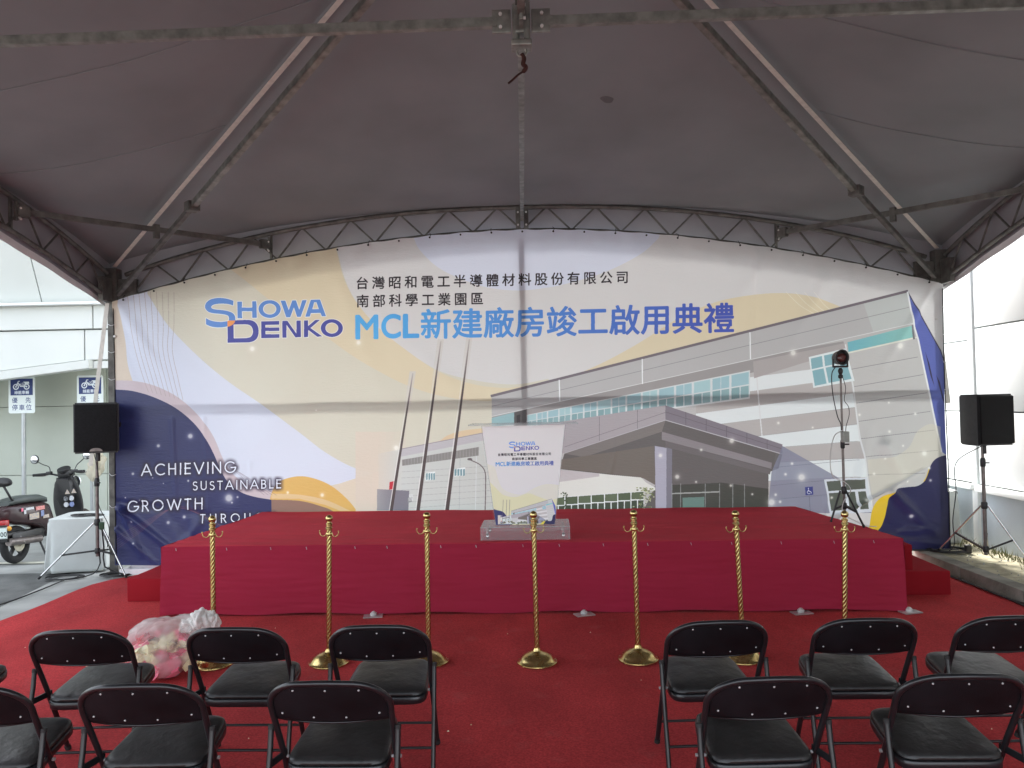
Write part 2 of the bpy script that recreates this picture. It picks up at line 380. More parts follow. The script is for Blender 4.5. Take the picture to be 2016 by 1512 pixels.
def factory(s, mini=False):
    """the printed photograph of the plant on the backdrop"""
    def ip(a, b, t): return (a[0] + (b[0] - a[0]) * t, a[1] + (b[1] - a[1]) * t)
    # low wing at left
    s.fill([(745, 893), (951, 853), (975, 850), (1000, 850), (1000, 1010), (745, 1010)], (204, 205, 200), 1, ((204, 205, 200), (745, 0), (800, 0)))
    s.fill([(700, 850), (800, 850), (800, 1010), (700, 1010)], (222, 205, 186), .95, (None, (735, 900), (800, 905)))
    s.fill([(790, 884), (958, 851), (958, 866), (790, 899)], (190, 182, 188), .8)
    s.line([(790, 884), (958, 851)], 1.6, (150, 140, 150), .8)
    s.fill([(792, 905), (943, 880), (942, 897), (792, 917)], (142, 138, 134))
    for i in range(26):
        x = 792 + i * 6; s.line([(x, 905 - (x - 792) * .165), (x, 916 - (x - 792) * .13)], 1, (168, 164, 160), .8)
    for k in range(7):
        y = 925 + k * 12; s.line([(790, y + 4), (975, y - 8)], .7, (160, 160, 160), .7)
    s.line([(938, 897), (936, 1003)], 1.2, (220, 222, 222)); s.line([(906, 900), (904, 1003)], .8, (160, 165, 170), .7)
    for (x0, y0, w, h) in ((838, 931, 19, 15), (894, 923, 22, 15)):
        s.fill([(x0, y0), (x0 + w, y0 - 3), (x0 + w, y0 + h - 2), (x0, y0 + h)], (235, 238, 236))
        for i in range(4):
            a = x0 + 1 + i * w / 4; s.fill([(a, y0 + 1), (a + w / 4 - 1.5, y0), (a + w / 4 - 1.5, y0 + h - 2), (a, y0 + h - 1)], (120, 158, 165))
    s.fill([(767, 949), (777, 947), (776, 963), (766, 964)], (205, 40, 55))
    s.fill([(742, 963), (806, 966), (804, 1005), (742, 1005)], (128, 124, 134), 1, ((170, 165, 165), (790, 0), (742, 0)))
    s.fill([(803, 980), (812, 978), (811, 988), (803, 990)], (150, 150, 150))
    for i in range(4): s.line([(806 + i * 2.3, 973), (805.5 + i * 2.3, 986)], .8, (235, 235, 235))
    # main block wall behind everything
    s.fill([(968, 779), (1787, 572), (1853, 888), (1870, 1010), (975, 1010)], (192, 188, 186))
    # wall stripes
    b = [(505, 440), (583, 515), (665, 598), (742, 678), (833, 770), (905, 865), (985, 958), (1085, 1060), (1180, 1160)]
    Ly = lambda r, x: 560 + ((r[0] + (r[1] - r[0]) * ((x - 1250) * 2.8 - 700) / 520)) / 2.8
    xr = lambda y: 1666 + (y - 699) * .168
    for i in range(len(b) - 1):
        c = (226, 230, 230) if i % 2 == 0 else (186, 179, 176)
        s.fill([(1370, Ly(b[i], 1370)), (xr(Ly(b[i], 1680)), Ly(b[i], 1680)), (xr(Ly(b[i + 1], 1690)), Ly(b[i + 1], 1690)), (1370, Ly(b[i + 1], 1370))], c)
        s.line([(1370, Ly(b[i + 1], 1370)), (1690, Ly(b[i + 1], 1690))], .8, (150, 150, 150), .8)
    # right return of the wall
    s.fill([(1666, 690), (1798, 642), (1825, 756), (1853, 888), (1866, 1010), (1718, 1010), (1693, 863), (1679, 760)], (196, 193, 190))
    for a, c in (((1180, 470), (1560, 400)), ((1200, 565), (1590, 497)), ((1215, 655), (1612, 597)), ((1235, 755), (1630, 700)), ((1245, 850), (1652, 803)), ((1260, 950), (1672, 915)), ((1275, 1050), (1600, 1040))):
        s.line([(1250 + a[0] / 2.8, 560 + a[1] / 2.8), (1250 + c[0] / 2.8, 560 + c[1] / 2.8)], 1, (120, 118, 125), .85)
    s.line([(1664, 678), (1668, 705), (1679, 760), (1693, 863), (1719, 1008)], 3.2, (222, 221, 221))
    s.line([(1487, 717), (1500, 858)], 2.4, (222, 221, 221))
    # recess under the parapet
    s.fill([(968, 820), (1482, 703), (1660, 672), (1666, 692), (1488, 732), (1037, 836), (968, 836)], (160, 154, 152))
    s.fill([(1482, 712), (1662, 676), (1666, 700), (1590, 712), (1484, 745)], (176, 168, 166))
    # long window band
    a0, a1, c0, c1 = (1037, 817), (1476, 729), (1037, 842), (1476, 784)
    s.fill([a0, a1, c1, c0], (214, 218, 218)); n = 15; ts = [((i / n) ** 1.18) for i in range(n + 1)]; ts = [1 - (1 - i / n) * (1.0 + .35 * (i / n)) for i in range(n + 1)]
    ts[0] = 0; ts[-1] = 1
    for i in range(n):
        t0, t1 = ts[i], ts[i + 1]; g = (t1 - t0) * .06
        p, q, r_, u = ip(a0, a1, t0 + g), ip(a0, a1, t1 - g), ip(c0, c1, t1 - g), ip(c0, c1, t0 + g)
        tm = .52
        s.fill([ip(p, u, .05), ip(q, r_, .05), ip(q, r_, tm - .03), ip(p, u, tm - .03)], (158, 194, 202) if i % 3 else (168, 204, 208))
        pm, qm = ip(p, u, tm + .02), ip(q, r_, tm + .02)
        s.fill([pm, ip(pm, qm, .47), ip(ip(p, u, .95), ip(q, r_, .95), .47), ip(p, u, .95)], (132, 168, 172))
        s.fill([ip(pm, qm, .53), qm, ip(q, r_, .95), ip(ip(p, u, .95), ip(q, r_, .95), .53)], (142, 176, 180))
        if i % 2: s.line([ip(p, q, .5), ip(pm, qm, .5)], 1, (214, 218, 218))
    s.line([c0, c1], 1.4, (220, 222, 222))
    # parapet band
    s.fill([(968, 779), (1787, 572), (1797, 637), (1482, 707), (968, 820)], (186, 183, 182))
    s.fill([(1700, 596), (1787, 574), (1797, 637), (1720, 655)], (198, 204, 198), .6)
    s.line([(966, 780), (1788, 573)], 5, (118, 108, 116)); s.line([(968, 820), (1482, 707), (1797, 637)], 1.3, (222, 222, 220))
    s.line([(968, 800), (1790, 605)], .9, (130, 130, 135), .9)
    for x, ya, yb in ((1101, 748, 790), (1264, 707, 756), (1476, 654, 707)): s.line([(x, ya), (x + 1, yb)], 2.2, (236, 236, 236))
    s.fill([(1668, 674), (1796, 641), (1799, 664), (1670, 693)], (112, 184, 196), 1, ((140, 198, 190), (1668, 0), (1780, 0)))
    s.line([(1660, 697), (1806, 664)], 3, (226, 226, 210)); s.line([(1796, 640), (1800, 668)], 4, (120, 120, 125))
    # square window in the wall
    s.fill([(1592, 703), (1664, 686), (1682, 750), (1601, 764)], (226, 232, 232))
    for p in ([(1596, 706), (1618, 701), (1620, 722), (1598, 727)], [(1622, 700), (1646, 695), (1649, 716), (1624, 721)], [(1649, 694), (1661, 691), (1665, 712), (1652, 715)], [(1599, 730), (1621, 725), (1627, 755), (1604, 760)], [(1625, 724), (1650, 719), (1657, 749), (1631, 754)], [(1653, 718), (1666, 715), (1676, 746), (1661, 749)]):
        s.fill(p, (134, 180, 190))
    # left corner glazing and dark block
    s.fill([(968, 823), (1015, 811), (1015, 836), (968, 842)], (150, 186, 190)); s.line([(968, 842), (1015, 836)], 2, (235, 235, 235))
    s.fill([(1012, 812), (1037, 806), (1037, 840), (1012, 842)], (92, 88, 88))
    s.fill([(1017, 818), (1024, 816), (1024, 832), (1017, 834)], (60, 56, 58))
    # entrance canopy
    s.fill([(968, 850), (1037, 841), (1310, 798), (1310, 827), (1111, 892), (1080, 900), (968, 905)], (172, 162, 166))
    for x, ya, yb in ((1180, 820, 868), (1255, 807, 845)): s.line([(x, ya), (x, yb)], .9, (120, 112, 118))
    s.line([(1111, 880), (1310, 812)], .9, (130, 120, 125))
    s.fill([(1310, 798), (1540, 875), (1540, 894), (1310, 827)], (132, 122, 132))
    for k in range(1, 6):
        x = 1310 + k * 40; s.line([(x, 798 + (x - 1310) * .335), (x, 827 + (x - 1310) * .291)], .8, (95, 86, 95))
    s.line([(1310, 811), (1540, 884)], .8, (100, 92, 100)); s.line([(1111, 893), (1310, 827), (1540, 894)], 1.4, (190, 185, 190))
    s.fill([(1111, 893), (1310, 828), (1540, 895), (1532, 922), (1512, 930), (1512, 1010), (1265, 1010), (1290, 955), (1265, 940), (1102, 922)], (104, 98, 97))
    s.fill([(1111, 893), (1310, 828), (1303, 850), (1150, 900)], (128, 120, 116))
    s.fill([(1303, 850), (1519, 911), (1518, 923), (1303, 866)], (142, 134, 136)); s.fill([(1310, 868), (1517, 925), (1515, 934), (1310, 880)], (112, 105, 106))
    s.fill([(1102, 905), (1288, 878), (1290, 955), (1265, 941), (1102, 923)], (118, 108, 100))
    s.line([(1102, 923), (1265, 941)], 1, (80, 75, 72))
    s.fill([(1095, 925), (1262, 940), (1272, 950), (1290, 960), (1290, 966), (1093, 980)], (226, 224, 216))
    s.fill([(1093, 924), (1180, 932), (1180, 938), (1093, 950)], (196, 186, 188), .9)
    s.fill([(1085, 980), (1268, 967), (1268, 1006), (1085, 1006)], (236, 238, 238))
    for i in range(7):
        x = 1087 + i * 26; y = 981 - i * 1.9
        s.fill([(x, y), (x + 24, y - 1.8), (x + 24, y + 13), (x, y + 13.6)], (88, 102, 76) if i % 2 else (98, 112, 84))
        s.fill([(x, y + 16), (x + 11, y + 15.5), (x + 11, 1006), (x, 1006)], (70, 80, 66)); s.fill([(x + 13, y + 15.5), (x + 24, y + 15), (x + 24, 1006), (x + 13, 1006)], (74, 84, 68))
    rnd = random.Random(3)
    for i in range(90):
        x = rnd.gauss(1273, 9); y = 1002 - rnd.random() ** .8 * 42; r = rnd.uniform(1, 3)
        s.fill(s.ell((x, y), r, r * .6, 6), rnd.choice([(120, 130, 84), (160, 168, 110), (90, 100, 64), (196, 198, 160)]), .9)
    for i in range(30):
        s.fill(s.ell((1112 + rnd.gauss(0, 3.5), 1003 - rnd.random() * 34), 1.6, 1.4, 6), (70, 84, 60), .9)
    # column and dark entrance
    s.fill([(1289, 878), (1312, 882), (1312, 1008), (1291, 1008)], (176, 172, 188)); s.fill([(1312, 881), (1323, 884), (1323, 1008), (1312, 1008)], (128, 124, 136))
    s.fill([(1323, 955), (1420, 950), (1512, 962), (1512, 1008), (1323, 1008)], (74, 74, 68))
    for x in (1323, 1340, 1388, 1416, 1442, 1465): s.line([(x, 952), (x, 1006)], 1.6, (150, 150, 150), .8)
    s.line([(1323, 972), (1416, 968)], 2.5, (168, 168, 164)); s.fill([(1344, 980), (1386, 978), (1386, 1006), (1344, 1006)], (120, 160, 150), .7)
    # slanting shade printed in the photograph of the plant
    s.fill([(1518, 930), (1540, 878), (1706, 972), (1716, 1010), (1510, 1010)], (128, 130, 152), .78)
    for y in (905, 940, 968): s.line([(1516, y + 16), (1690, y - 0)], .8, (100, 102, 120), .6)
    # lower window
    s.fill([(1622, 944), (1706, 939), (1717, 1008), (1634, 1014)], (214, 218, 224))
    for p in ([(1627, 948), (1654, 946), (1657, 965), (1630, 967)], [(1663, 945), (1701, 943), (1704, 962), (1666, 965)], [(1631, 971), (1660, 969), (1664, 1004), (1637, 1006)], [(1668, 969), (1683, 968), (1688, 1003), (1673, 1004)], [(1689, 968), (1704, 967), (1711, 1002), (1694, 1003)]):
        s.fill(p, (92, 98, 88))
    # blue end wall
    s.fill([(1786, 572), (1800, 596), (1852, 690), (1863, 740), (1868, 900), (1853, 888), (1825, 756), (1807, 667), (1798, 640)], (92, 104, 184))
    s.line([(1786, 572), (1852, 690), (1860, 716)], 2.2, (70, 66, 90))
    for p in ([(1822, 692), (1830, 716), (1840, 762), (1832, 740)], [(1843, 738), (1850, 752), (1862, 800), (1855, 784)]): s.fill(p, (60, 58, 92))
    s.line([(1787, 574), (1800, 642), (1808, 668), (1826, 756), (1854, 890)], 3.4, (232, 232, 232))
    # accessible parking sign
    s.fill([(1585, 959), (1600, 958), (1601, 974), (1586, 975)], (60, 66, 140)); s.line([(1593, 975), (1595, 1006)], 1.6, (120, 122, 140))
    s.fill(s.ell((1591.5, 961.5), 1, 1, 10), (240, 240, 245)); s.line([(1591.5, 963), (1592, 967.5), (1596, 967.5), (1597.5, 971.5)], 1, (240, 240, 245))
    s.line(arc((1592.5, 969), 3.2, radians(-60 + 90), radians(290), 14), .9, (240, 240, 245))
    # street lamp
    s.line(spline([(955, 1004), (956, 960), (955, 930), (945, 915), (925, 905)], 5), 2, (116, 104, 106)); s.fill(s.ell((925, 904), 5, 2.4, 14), (110, 100, 104))

# ---- the backdrop sheet: 9.115 m x 3.60 m; layout units are those of the printed artwork
YB = 8.69
BX0, BX1, BZ0, BZ1 = -4.545, 4.575, 0.09, 3.71
RES = 420
def _proj(P):
    d = Vector(P) - Vector((XC, 0, ZC)); y = d.dot(_f2); return (1008 + F_PX * d.dot(_R) / y, 756 - F_PX * d.dot(_U) / y)
def _homog(src, dst):
    A = []; b = []
    for (x, y), (u, v) in zip(src, dst):
        A += [[x, y, 1, 0, 0, 0, -u * x, -u * y], [0, 0, 0, x, y, 1, -v * x, -v * y]]; b += [u, v]
    return np.append(np.linalg.lstsq(np.array(A), np.array(b), rcond=None)[0], 1).reshape(3, 3)
_cor = [(BX0, BZ0), (BX1, BZ0), (BX1, BZ1), (BX0, BZ1)]
W_, H_ = int((BX1 - BX0) * RES), int((BZ1 - BZ0) * RES)
H_ART = _homog([_proj((x, YB, z)) for x, z in _cor], [((x - BX0) * RES, (z - BZ0) * RES) for x, z in _cor])

def backdrop_art():
    s = Sheet(W_, H_, H_ART, (217, 213, 210))
    sp = lambda P, n=6: [tuple(p) for p in spline(P, n)]
    CL, CM, WL = (216, 208, 188), (224, 208, 174), (214, 218, 232)
    # light cream field at left, darker cream ribbon, pale lavender patches
    s.fill([(200, 400), (664, 400), (664, 495)] + sp([(664, 495), (678, 545), (700, 592), (740, 640), (790, 682), (860, 728), (930, 748), (1010, 757), (1080, 746)]) + [(1080, 1010), (200, 1010)], CL)
    s.fill([(440, 400), (662, 400), (662, 492)] + sp([(662, 492), (676, 545), (700, 592), (740, 640), (790, 682), (860, 730), (930, 756), (1000, 764), (1060, 758)]) +
           sp([(1060, 775), (960, 790), (870, 780), (800, 758), (740, 728), (690, 698), (640, 662), (590, 630), (540, 598), (480, 550), (440, 520)]), CM)
    s.fill(sp([(1000, 764), (1090, 752), (1170, 722), (1250, 680), (1330, 630), (1400, 598), (1460, 584), (1530, 577), (1590, 582), (1640, 598), (1690, 620)]) + [(1690, 640), (1500, 690), (1000, 800)], CM)
    s.fill([(828, 400), (1320, 400)] + sp([(1296, 470), (1262, 500), (1200, 532), (1140, 552), (1080, 566), (1020, 572), (960, 566), (905, 548), (860, 525), (826, 492), (815, 470)]), WL)
    s.fill(sp([(232, 560), (250, 640), (245, 720)]) + [(232, 760), (220, 760), (220, 560)], (226, 205, 180))
    # white diagonal at left
    s.fill([(233, 560), (293, 560)] + sp([(290, 578), (330, 640), (390, 702), (450, 752), (520, 800), (590, 852), (640, 890), (700, 922), (760, 934), (820, 930)]) +
           sp([(760, 938), (700, 946), (640, 958), (560, 975), (460, 985), (330, 900), (262, 780), (244, 700), (240, 640), (233, 600)]), WL)
    s.fill([(228, 600), (233, 600)] + sp([(236, 620), (246, 670), (252, 720), (268, 770)]) + [(220, 770), (220, 600)], (222, 202, 180))
    # peach at the lower middle
    s.fill(sp([(640, 962), (690, 945), (740, 930), (790, 905), (830, 880), (880, 862), (925, 848), (975, 846)]) + [(975, 1010), (640, 1010)], (224, 207, 184))
    s.fill(sp([(862, 872), (880, 858), (910, 848), (952, 843)]) + [(952, 856), (862, 874)], (228, 198, 158))
    # pink rim, navy hill, orange blob
    s.fill([(215, 749)] + sp([(228, 749), (262, 750), (300, 758), (340, 776), (372, 800), (400, 830), (421, 862), (438, 902), (452, 926), (472, 945), (500, 958), (540, 968), (590, 972), (640, 982), (690, 1003), (720, 1030)]) + [(700, 1180), (215, 1180)], (206, 186, 190))
    s.fill(sp([(532, 1090), (531, 1003), (533, 975), (545, 952), (568, 941), (600, 938), (640, 950), (672, 972), (702, 1006), (730, 1060)]), (228, 178, 92))
    s.fill(sp([(534, 972), (590, 974), (640, 984), (690, 1006)]) + [(670, 1006), (640, 994), (590, 982), (534, 982)], (230, 196, 150), .8)
    s.fill([(215, 767)] + sp([(228, 767), (262, 770), (305, 783), (345, 803), (378, 830), (402, 860), (420, 893), (434, 925), (449, 950), (474, 969), (500, 978), (534, 984)]) + [(534, 1200), (215, 1200)], (44, 48, 98))
    s.fill([(534, 984)] + sp([(534, 984), (590, 986), (630, 996), (660, 1010), (700, 1050)]) + [(700, 1180), (534, 1180)], (150, 112, 96))
    # hair lines
    for i in range(9):
        x = 248 + i * 11.5; L_ = spline([(x + 2, 575), (x + 10 - i, 640), (x + 18 - i * 2.4, 690), (x + 34 - i * 3, 745), (x + 44 - i * 3, 772 + i * 2)], 8); s.line(L_, .8, (168, 146, 140), .75)
    for i in range(6):
        s.line(spline([(228, 1058 + i * 5), (290 - i * 3, 1024 + i * 5), (340 + i * 3, 1001 - i * 1), (392 + i * 9, 1012 + i * 5), (430 + i * 14, 1046 + i * 2)], 8), .6, (150, 92, 100), .6)
    for i in range(4): s.line([(450 + i * 7, 918 + i * 4), (520 + i * 8, 975)], .6, (120, 100, 110), .6)
    for i in range(4): s.line(spline([(1548 + i * 18, 575), (1580 + i * 16, 605), (1630 + i * 14, 632)], 6), .9, (240, 232, 214), .8)
    factory(s)
    # washes of pale colour over the right end
    s.fill(sp([(1705, 905), (1760, 898), (1790, 880), (1806, 850), (1830, 835), (1852, 840)]) + [(1853, 905), (1716, 975)], (224, 214, 188), .45)
    # flag poles
    for (xt, yt, xb, w) in ((813, 735, 770, 6.0), (868, 672, 823, 6.8), (924, 668, 880, 7.2)):
        q = lambda t: (xt + (xb - xt) * t, yt + (1006 - yt) * t)
        poly = lambda o, w0, w1: [(q(0)[0] + o - w0, q(0)[1]), (q(0)[0] + o + w0, q(0)[1]), (q(1)[0] + o + w1, q(1)[1]), (q(1)[0] + o - w1, q(1)[1])]
        s.fill(poly(-w * .62, .3, w * .16), (236, 232, 226), .8, None)
        s.fill(poly(0, 1.2, w * .52), (84, 70, 70), 1.0, None)
        s.fill([(xt - 6, yt - 4), (xt + 6, yt - 4), (q(.3)[0] + 6, q(.3)[1]), (q(.3)[0] - 8, q(.3)[1])], (210, 203, 196), .85, (None, (xt, yt), q(.3)))
    # navy and yellow waves at lower right
    s.fill(sp([(1700, 1062), (1711, 1039), (1716, 1010), (1722, 994), (1733, 980), (1748, 972), (1764, 964)]) + [(1760, 1120), (1700, 1120)], (240, 196, 40))
    s.fill(sp([(1818, 948), (1824, 938), (1829, 922)]) + [(1834, 935), (1826, 955)], (240, 196, 40))
    s.fill(sp([(1700, 1120), (1700, 1062), (1718, 1052), (1733, 1040), (1741, 1022), (1746, 998), (1752, 976), (1764, 963), (1786, 959), (1806, 957), (1820, 948), (1827, 934), (1834, 914), (1845, 902), (1864, 896), (1880, 894)]) + [(1880, 1180), (1700, 1180)], (42, 41, 82))
    # sparkles
    for x, y, r, in ((374, 859, 8), (312, 878, 5), (450, 981, 13), (262, 933, 4), (300, 941, 2), (321, 952, 1.6), (370, 947, 3), (362, 1018, 5), (331, 1029, 5), (261, 1027, 3), (265, 1069, 3), (467, 979, 3), (456, 990, 2.5), (247, 980, 2), (275, 985, 2),
                     (496, 687, 8), (706, 675, 7), (622, 808, 2), (634, 975, 6), (566, 970, 4), (1561, 695, 9), (1772, 681, 10), (1440, 868, 8), (1300, 897, 6), (1333, 939, 7), (1578, 940, 12), (1518, 989, 12), (1380, 886, 4), (1546, 934, 4), (1559, 913, 4), (1526, 974, 4),
                     (1535, 988, 4), (1692, 817, 4), (1750, 793, 3), (1802, 815, 4), (1751, 850, 4), (1778, 878, 3), (1741, 903, 3), (1720, 933, 4), (1785, 948, 3), (1830, 922, 4), (1832, 946, 4), (1792, 1016, 6), (1705, 985, 6), (1637, 980, 4), (1532, 833, 4), (1600, 842, 3), (1820, 893, 8), (1370, 949, 3), (1438, 956, 4), (1480, 973, 3), (780, 882, 8)):
        s.glow((x, y), r * .85, a=.68)
    # lettering
    T = lambda p: (380 + p[0] / 6.3, 570 + p[1] / 6.3)
    logo(s, T)
    K = (42, 38, 44)
    s.cjk('台灣昭和電工半導體材料股份有限公司', 701, 558.5, 32.0, 24.5, -.0235, K, 1)
    s.cjk('南部科學工業園區', 702, 594, 32.1, 24.5, -.0235, K, 1)
    g = ((68, 88, 190), (760, 640), (1400, 640)); c0 = (78, 174, 240)
    for ch, x0, x1 in (('M', 701.5, 743.5), ('C', 752.5, 788), ('L', 795, 824)):
        P = np.array([a for a, b in glyph_rings(ch)]); lo, hi = P.min(0), P.max(0); capH = 45.0; k = (capH) / .727 if ch == 'C' else capH / (hi[1] - lo[1])
        if ch == 'C': k = 45.5 / (hi[1] - lo[1])
        sx = (x1 - x0) / ((hi[0] - lo[0]) * k); s.glyph(ch, x0 - lo[0] * k * sx, 667.2 + lo[1] * k - (x0 - 701) * .024, k, -.024, c0, 4, g, sx=sx)
    s.cjk('新建廠房竣工啟用典禮', 829, 640, 61.9, 58, -.0215, c0, 3, g)
    HB = (38, 28, 48)
    geo_text(s, 'ACHIEVING', 279, 463, 936.5, 930.5, 22, (232, 234, 244), HB)
    geo_text(s, 'SUSTAINABLE', 379.5, 553, 965.3, 961.2, 17.3, (232, 234, 244), HB)
    geo_text(s, 'GROWTH', 251.5, 398.5, 1008, 1002, 21.5, (232, 234, 244), HB)
    geo_text(s, 'THROUGH', 394, 540, 1030, 1027, 17.3, (232, 234, 244), HB)
    return s.image('backdrop_print', 1.0)

def poster_art():
    # layout window 945..1118 x 838..1044
    H = np.array([[5.2, 0, -945 * 5.2], [0, -5.2, 1044 * 5.2], [0, 0, 1]]); s = Sheet(900, 1071, H, (212, 222, 228))
    sp = lambda P: [tuple(p) for p in spline(P, 6)]
    s.fill(sp([(960, 918), (974, 925), (981, 950), (990, 968), (1010, 978), (1030, 979), (1055, 966), (1080, 960), (1118, 966)]) + [(1118, 1044), (945, 1044)], (226, 220, 190))
    s.fill(sp([(960, 950), (975, 965), (990, 980), (1015, 985), (1040, 978), (1060, 985), (1085, 992), (1118, 980)]) + [(1118, 1044), (945, 1044)], (228, 208, 166))
    s.fill(sp([(960, 1004), (976, 1010), (990, 1015), (1000, 1030), (1010, 1044)]) + [(945, 1044)], (52, 54, 104))
    sub = Sheet.__new__(Sheet); sub.w, sub.h, sub.img = s.w, s.h, s.img
    A = np.array([[.0985, 0, 983 - 745 * .0985], [0, .112, 989.5 - 572 * .112], [0, 0, 1]]); sub.H = s.H @ A; factory(sub)
    for x in (990, 997, 1003): s.line([(x, 990), (x - 3, 1038)], .6, (100, 90, 90))
    s.fill(sp([(1062, 1044), (1072, 1034), (1084, 1033), (1088, 1022), (1098, 1020)]) + [(1110, 1044)], (44, 42, 84))
    s.fill(sp([(1058, 1044), (1068, 1034), (1072, 1034)]) + [(1066, 1044)], (236, 196, 60))
    for i in range(60):
        s.fill(s.ell((random.uniform(984, 1080), random.uniform(1033, 1044)), 1.6, 1, 6), random.choice([(80, 84, 50), (110, 104, 60), (58, 60, 44)]), .9)
    T = lambda p: (1003.5 + (p[0] - 147) * .0347, 874 + (p[1] - 106) * .0361)
    logo(s, T)
    s.cjk('台灣昭和電工半導體材料股份有限公司', 981, 900, 6.24, 5.4, 0, (40, 40, 48), 1)
    s.cjk('南部科學工業園區', 1009, 909, 6.2, 5.4, 0, (40, 40, 48), 1)
    g = ((50, 70, 160), (990, 0), (1085, 0)); c0 = (50, 136, 206)
    for ch, x0, x1 in (('M', 976.5, 984), ('C', 985, 991), ('L', 992.3, 997)):
        P = np.array([a for a, b in glyph_rings(ch)]); lo, hi = P.min(0), P.max(0); k = 7.6 / (hi[1] - lo[1]); sx = (x1 - x0) / ((hi[0] - lo[0]) * k)
        s.glyph(ch, x0 - lo[0] * k * sx, 922.6 + lo[1] * k, k, 0, c0, 1.4, g, sx=sx)
    s.cjk('新建廠房竣工啟用典禮', 997.6, 918.6, 9.36, 8.9, 0, c0, 1.4, g)
    return s.image('poster_print', 1.24)

def sign_art():
    H = np.array([[8, 0, 0], [0, -8, 73 * 8], [0, 0, 1]]); s = Sheet(53 * 8, 73 * 8, H, (226, 230, 226)); B = (28, 52, 118)
    s.fill([(4, 4), (49, 4), (49, 37), (4, 37)], B); Wt = (232, 236, 240)
    for cx in (15, 36.5): s.fill([s.ell((cx, 20), 6, 6, 30), s.ell((cx, 20), 3.9, 3.9, 30)], Wt); s.fill([s.ell((cx, 20), 1.6, 1.6, 16)], Wt)
    s.line([(15, 20), (20, 9), (23, 9)], 2, Wt); s.line([(19, 12), (24, 19), (36, 19)], 2.4, Wt); s.fill([(24, 13), (30, 10), (41, 10), (42, 14), (28, 16)], Wt); s.line([(17, 13), (36, 20)], 1.6, Wt)
    s.fill([s.ell((29, 14), 3.6, 3.6, 20)], B); s.glyph('G', 26.9, 16.4, 6.4, 0, Wt, 1)
    s.cjk('綠能車輛', 12, 31.5, 7.4, 7, 0, Wt, 1)
    s.cjk('優', 7, 47, 1, 11, 0, B, 1); s.cjk('先', 34, 47, 1, 11, 0, B, 1); s.cjk('停車位', 7, 61.5, 14, 11.5, 0, B, 1)
    return s.image('sign_print', 1.0)

def plate_art():
    H = np.array([[6, 0, 0], [0, -6, 26 * 6], [0, 0, 1]]); s = Sheet(46 * 6, 26 * 6, H, (214, 222, 214)); x = 3
    for ch in '600': s.glyph(ch, 19 + x, 21, 15, 0, (30, 40, 40), 2); x += 8
    s.line([(1, 1), (45, 1), (45, 25), (1, 25), (1, 1)], .8, (60, 70, 70)); return s.image('plate_print', 1.0)

def print_mat(name, img, rough=.5, transl=0.0, bump=0.0, spec=.4):
    m = bpy.data.materials.new(name); m.use_nodes = True; N = m.node_tree.nodes; L = m.node_tree.links; b = N['Principled BSDF']
    t = N.new('ShaderNodeTexImage'); t.image = img; t.extension = 'EXTEND'; uv = N.new('ShaderNodeUVMap'); uv.uv_map = 'UVMap'; L.new(uv.outputs[0], t.inputs[0])
    L.new(t.outputs[0], b.inputs['Base Color']); b.inputs['Roughness'].default_value = rough; b.inputs['Specular IOR Level'].default_value = spec
    if bump:
        tc = N.new('ShaderNodeTexCoord'); mp = N.new('ShaderNodeMapping'); mp.inputs['Scale'].default_value = (1, 1, 3.5); L.new(tc.outputs['Object'], mp.inputs[0])
        n = N.new('ShaderNodeTexNoise'); n.inputs['Scale'].default_value = 14; n.inputs['Detail'].default_value = 8; n.inputs['Roughness'].default_value = .65; L.new(mp.outputs[0], n.inputs['Vector'])
        bp = N.new('ShaderNodeBump'); bp.inputs['Strength'].default_value = bump; bp.inputs['Distance'].default_value = .012; L.new(n.outputs['Fac'], bp.inputs['Height']); L.new(bp.outputs[0], b.inputs['Normal'])
    if transl:
        tr = N.new('ShaderNodeBsdfTranslucent'); mx = N.new('ShaderNodeMixShader'); mx.inputs[0].default_value = transl
        L.new(t.outputs[0], tr.inputs[0]); L.new(b.outputs[0], mx.inputs[1]); L.new(tr.outputs[0], mx.inputs[2]); L.new(mx.outputs[0], N['Material Output'].inputs[0])
    return m

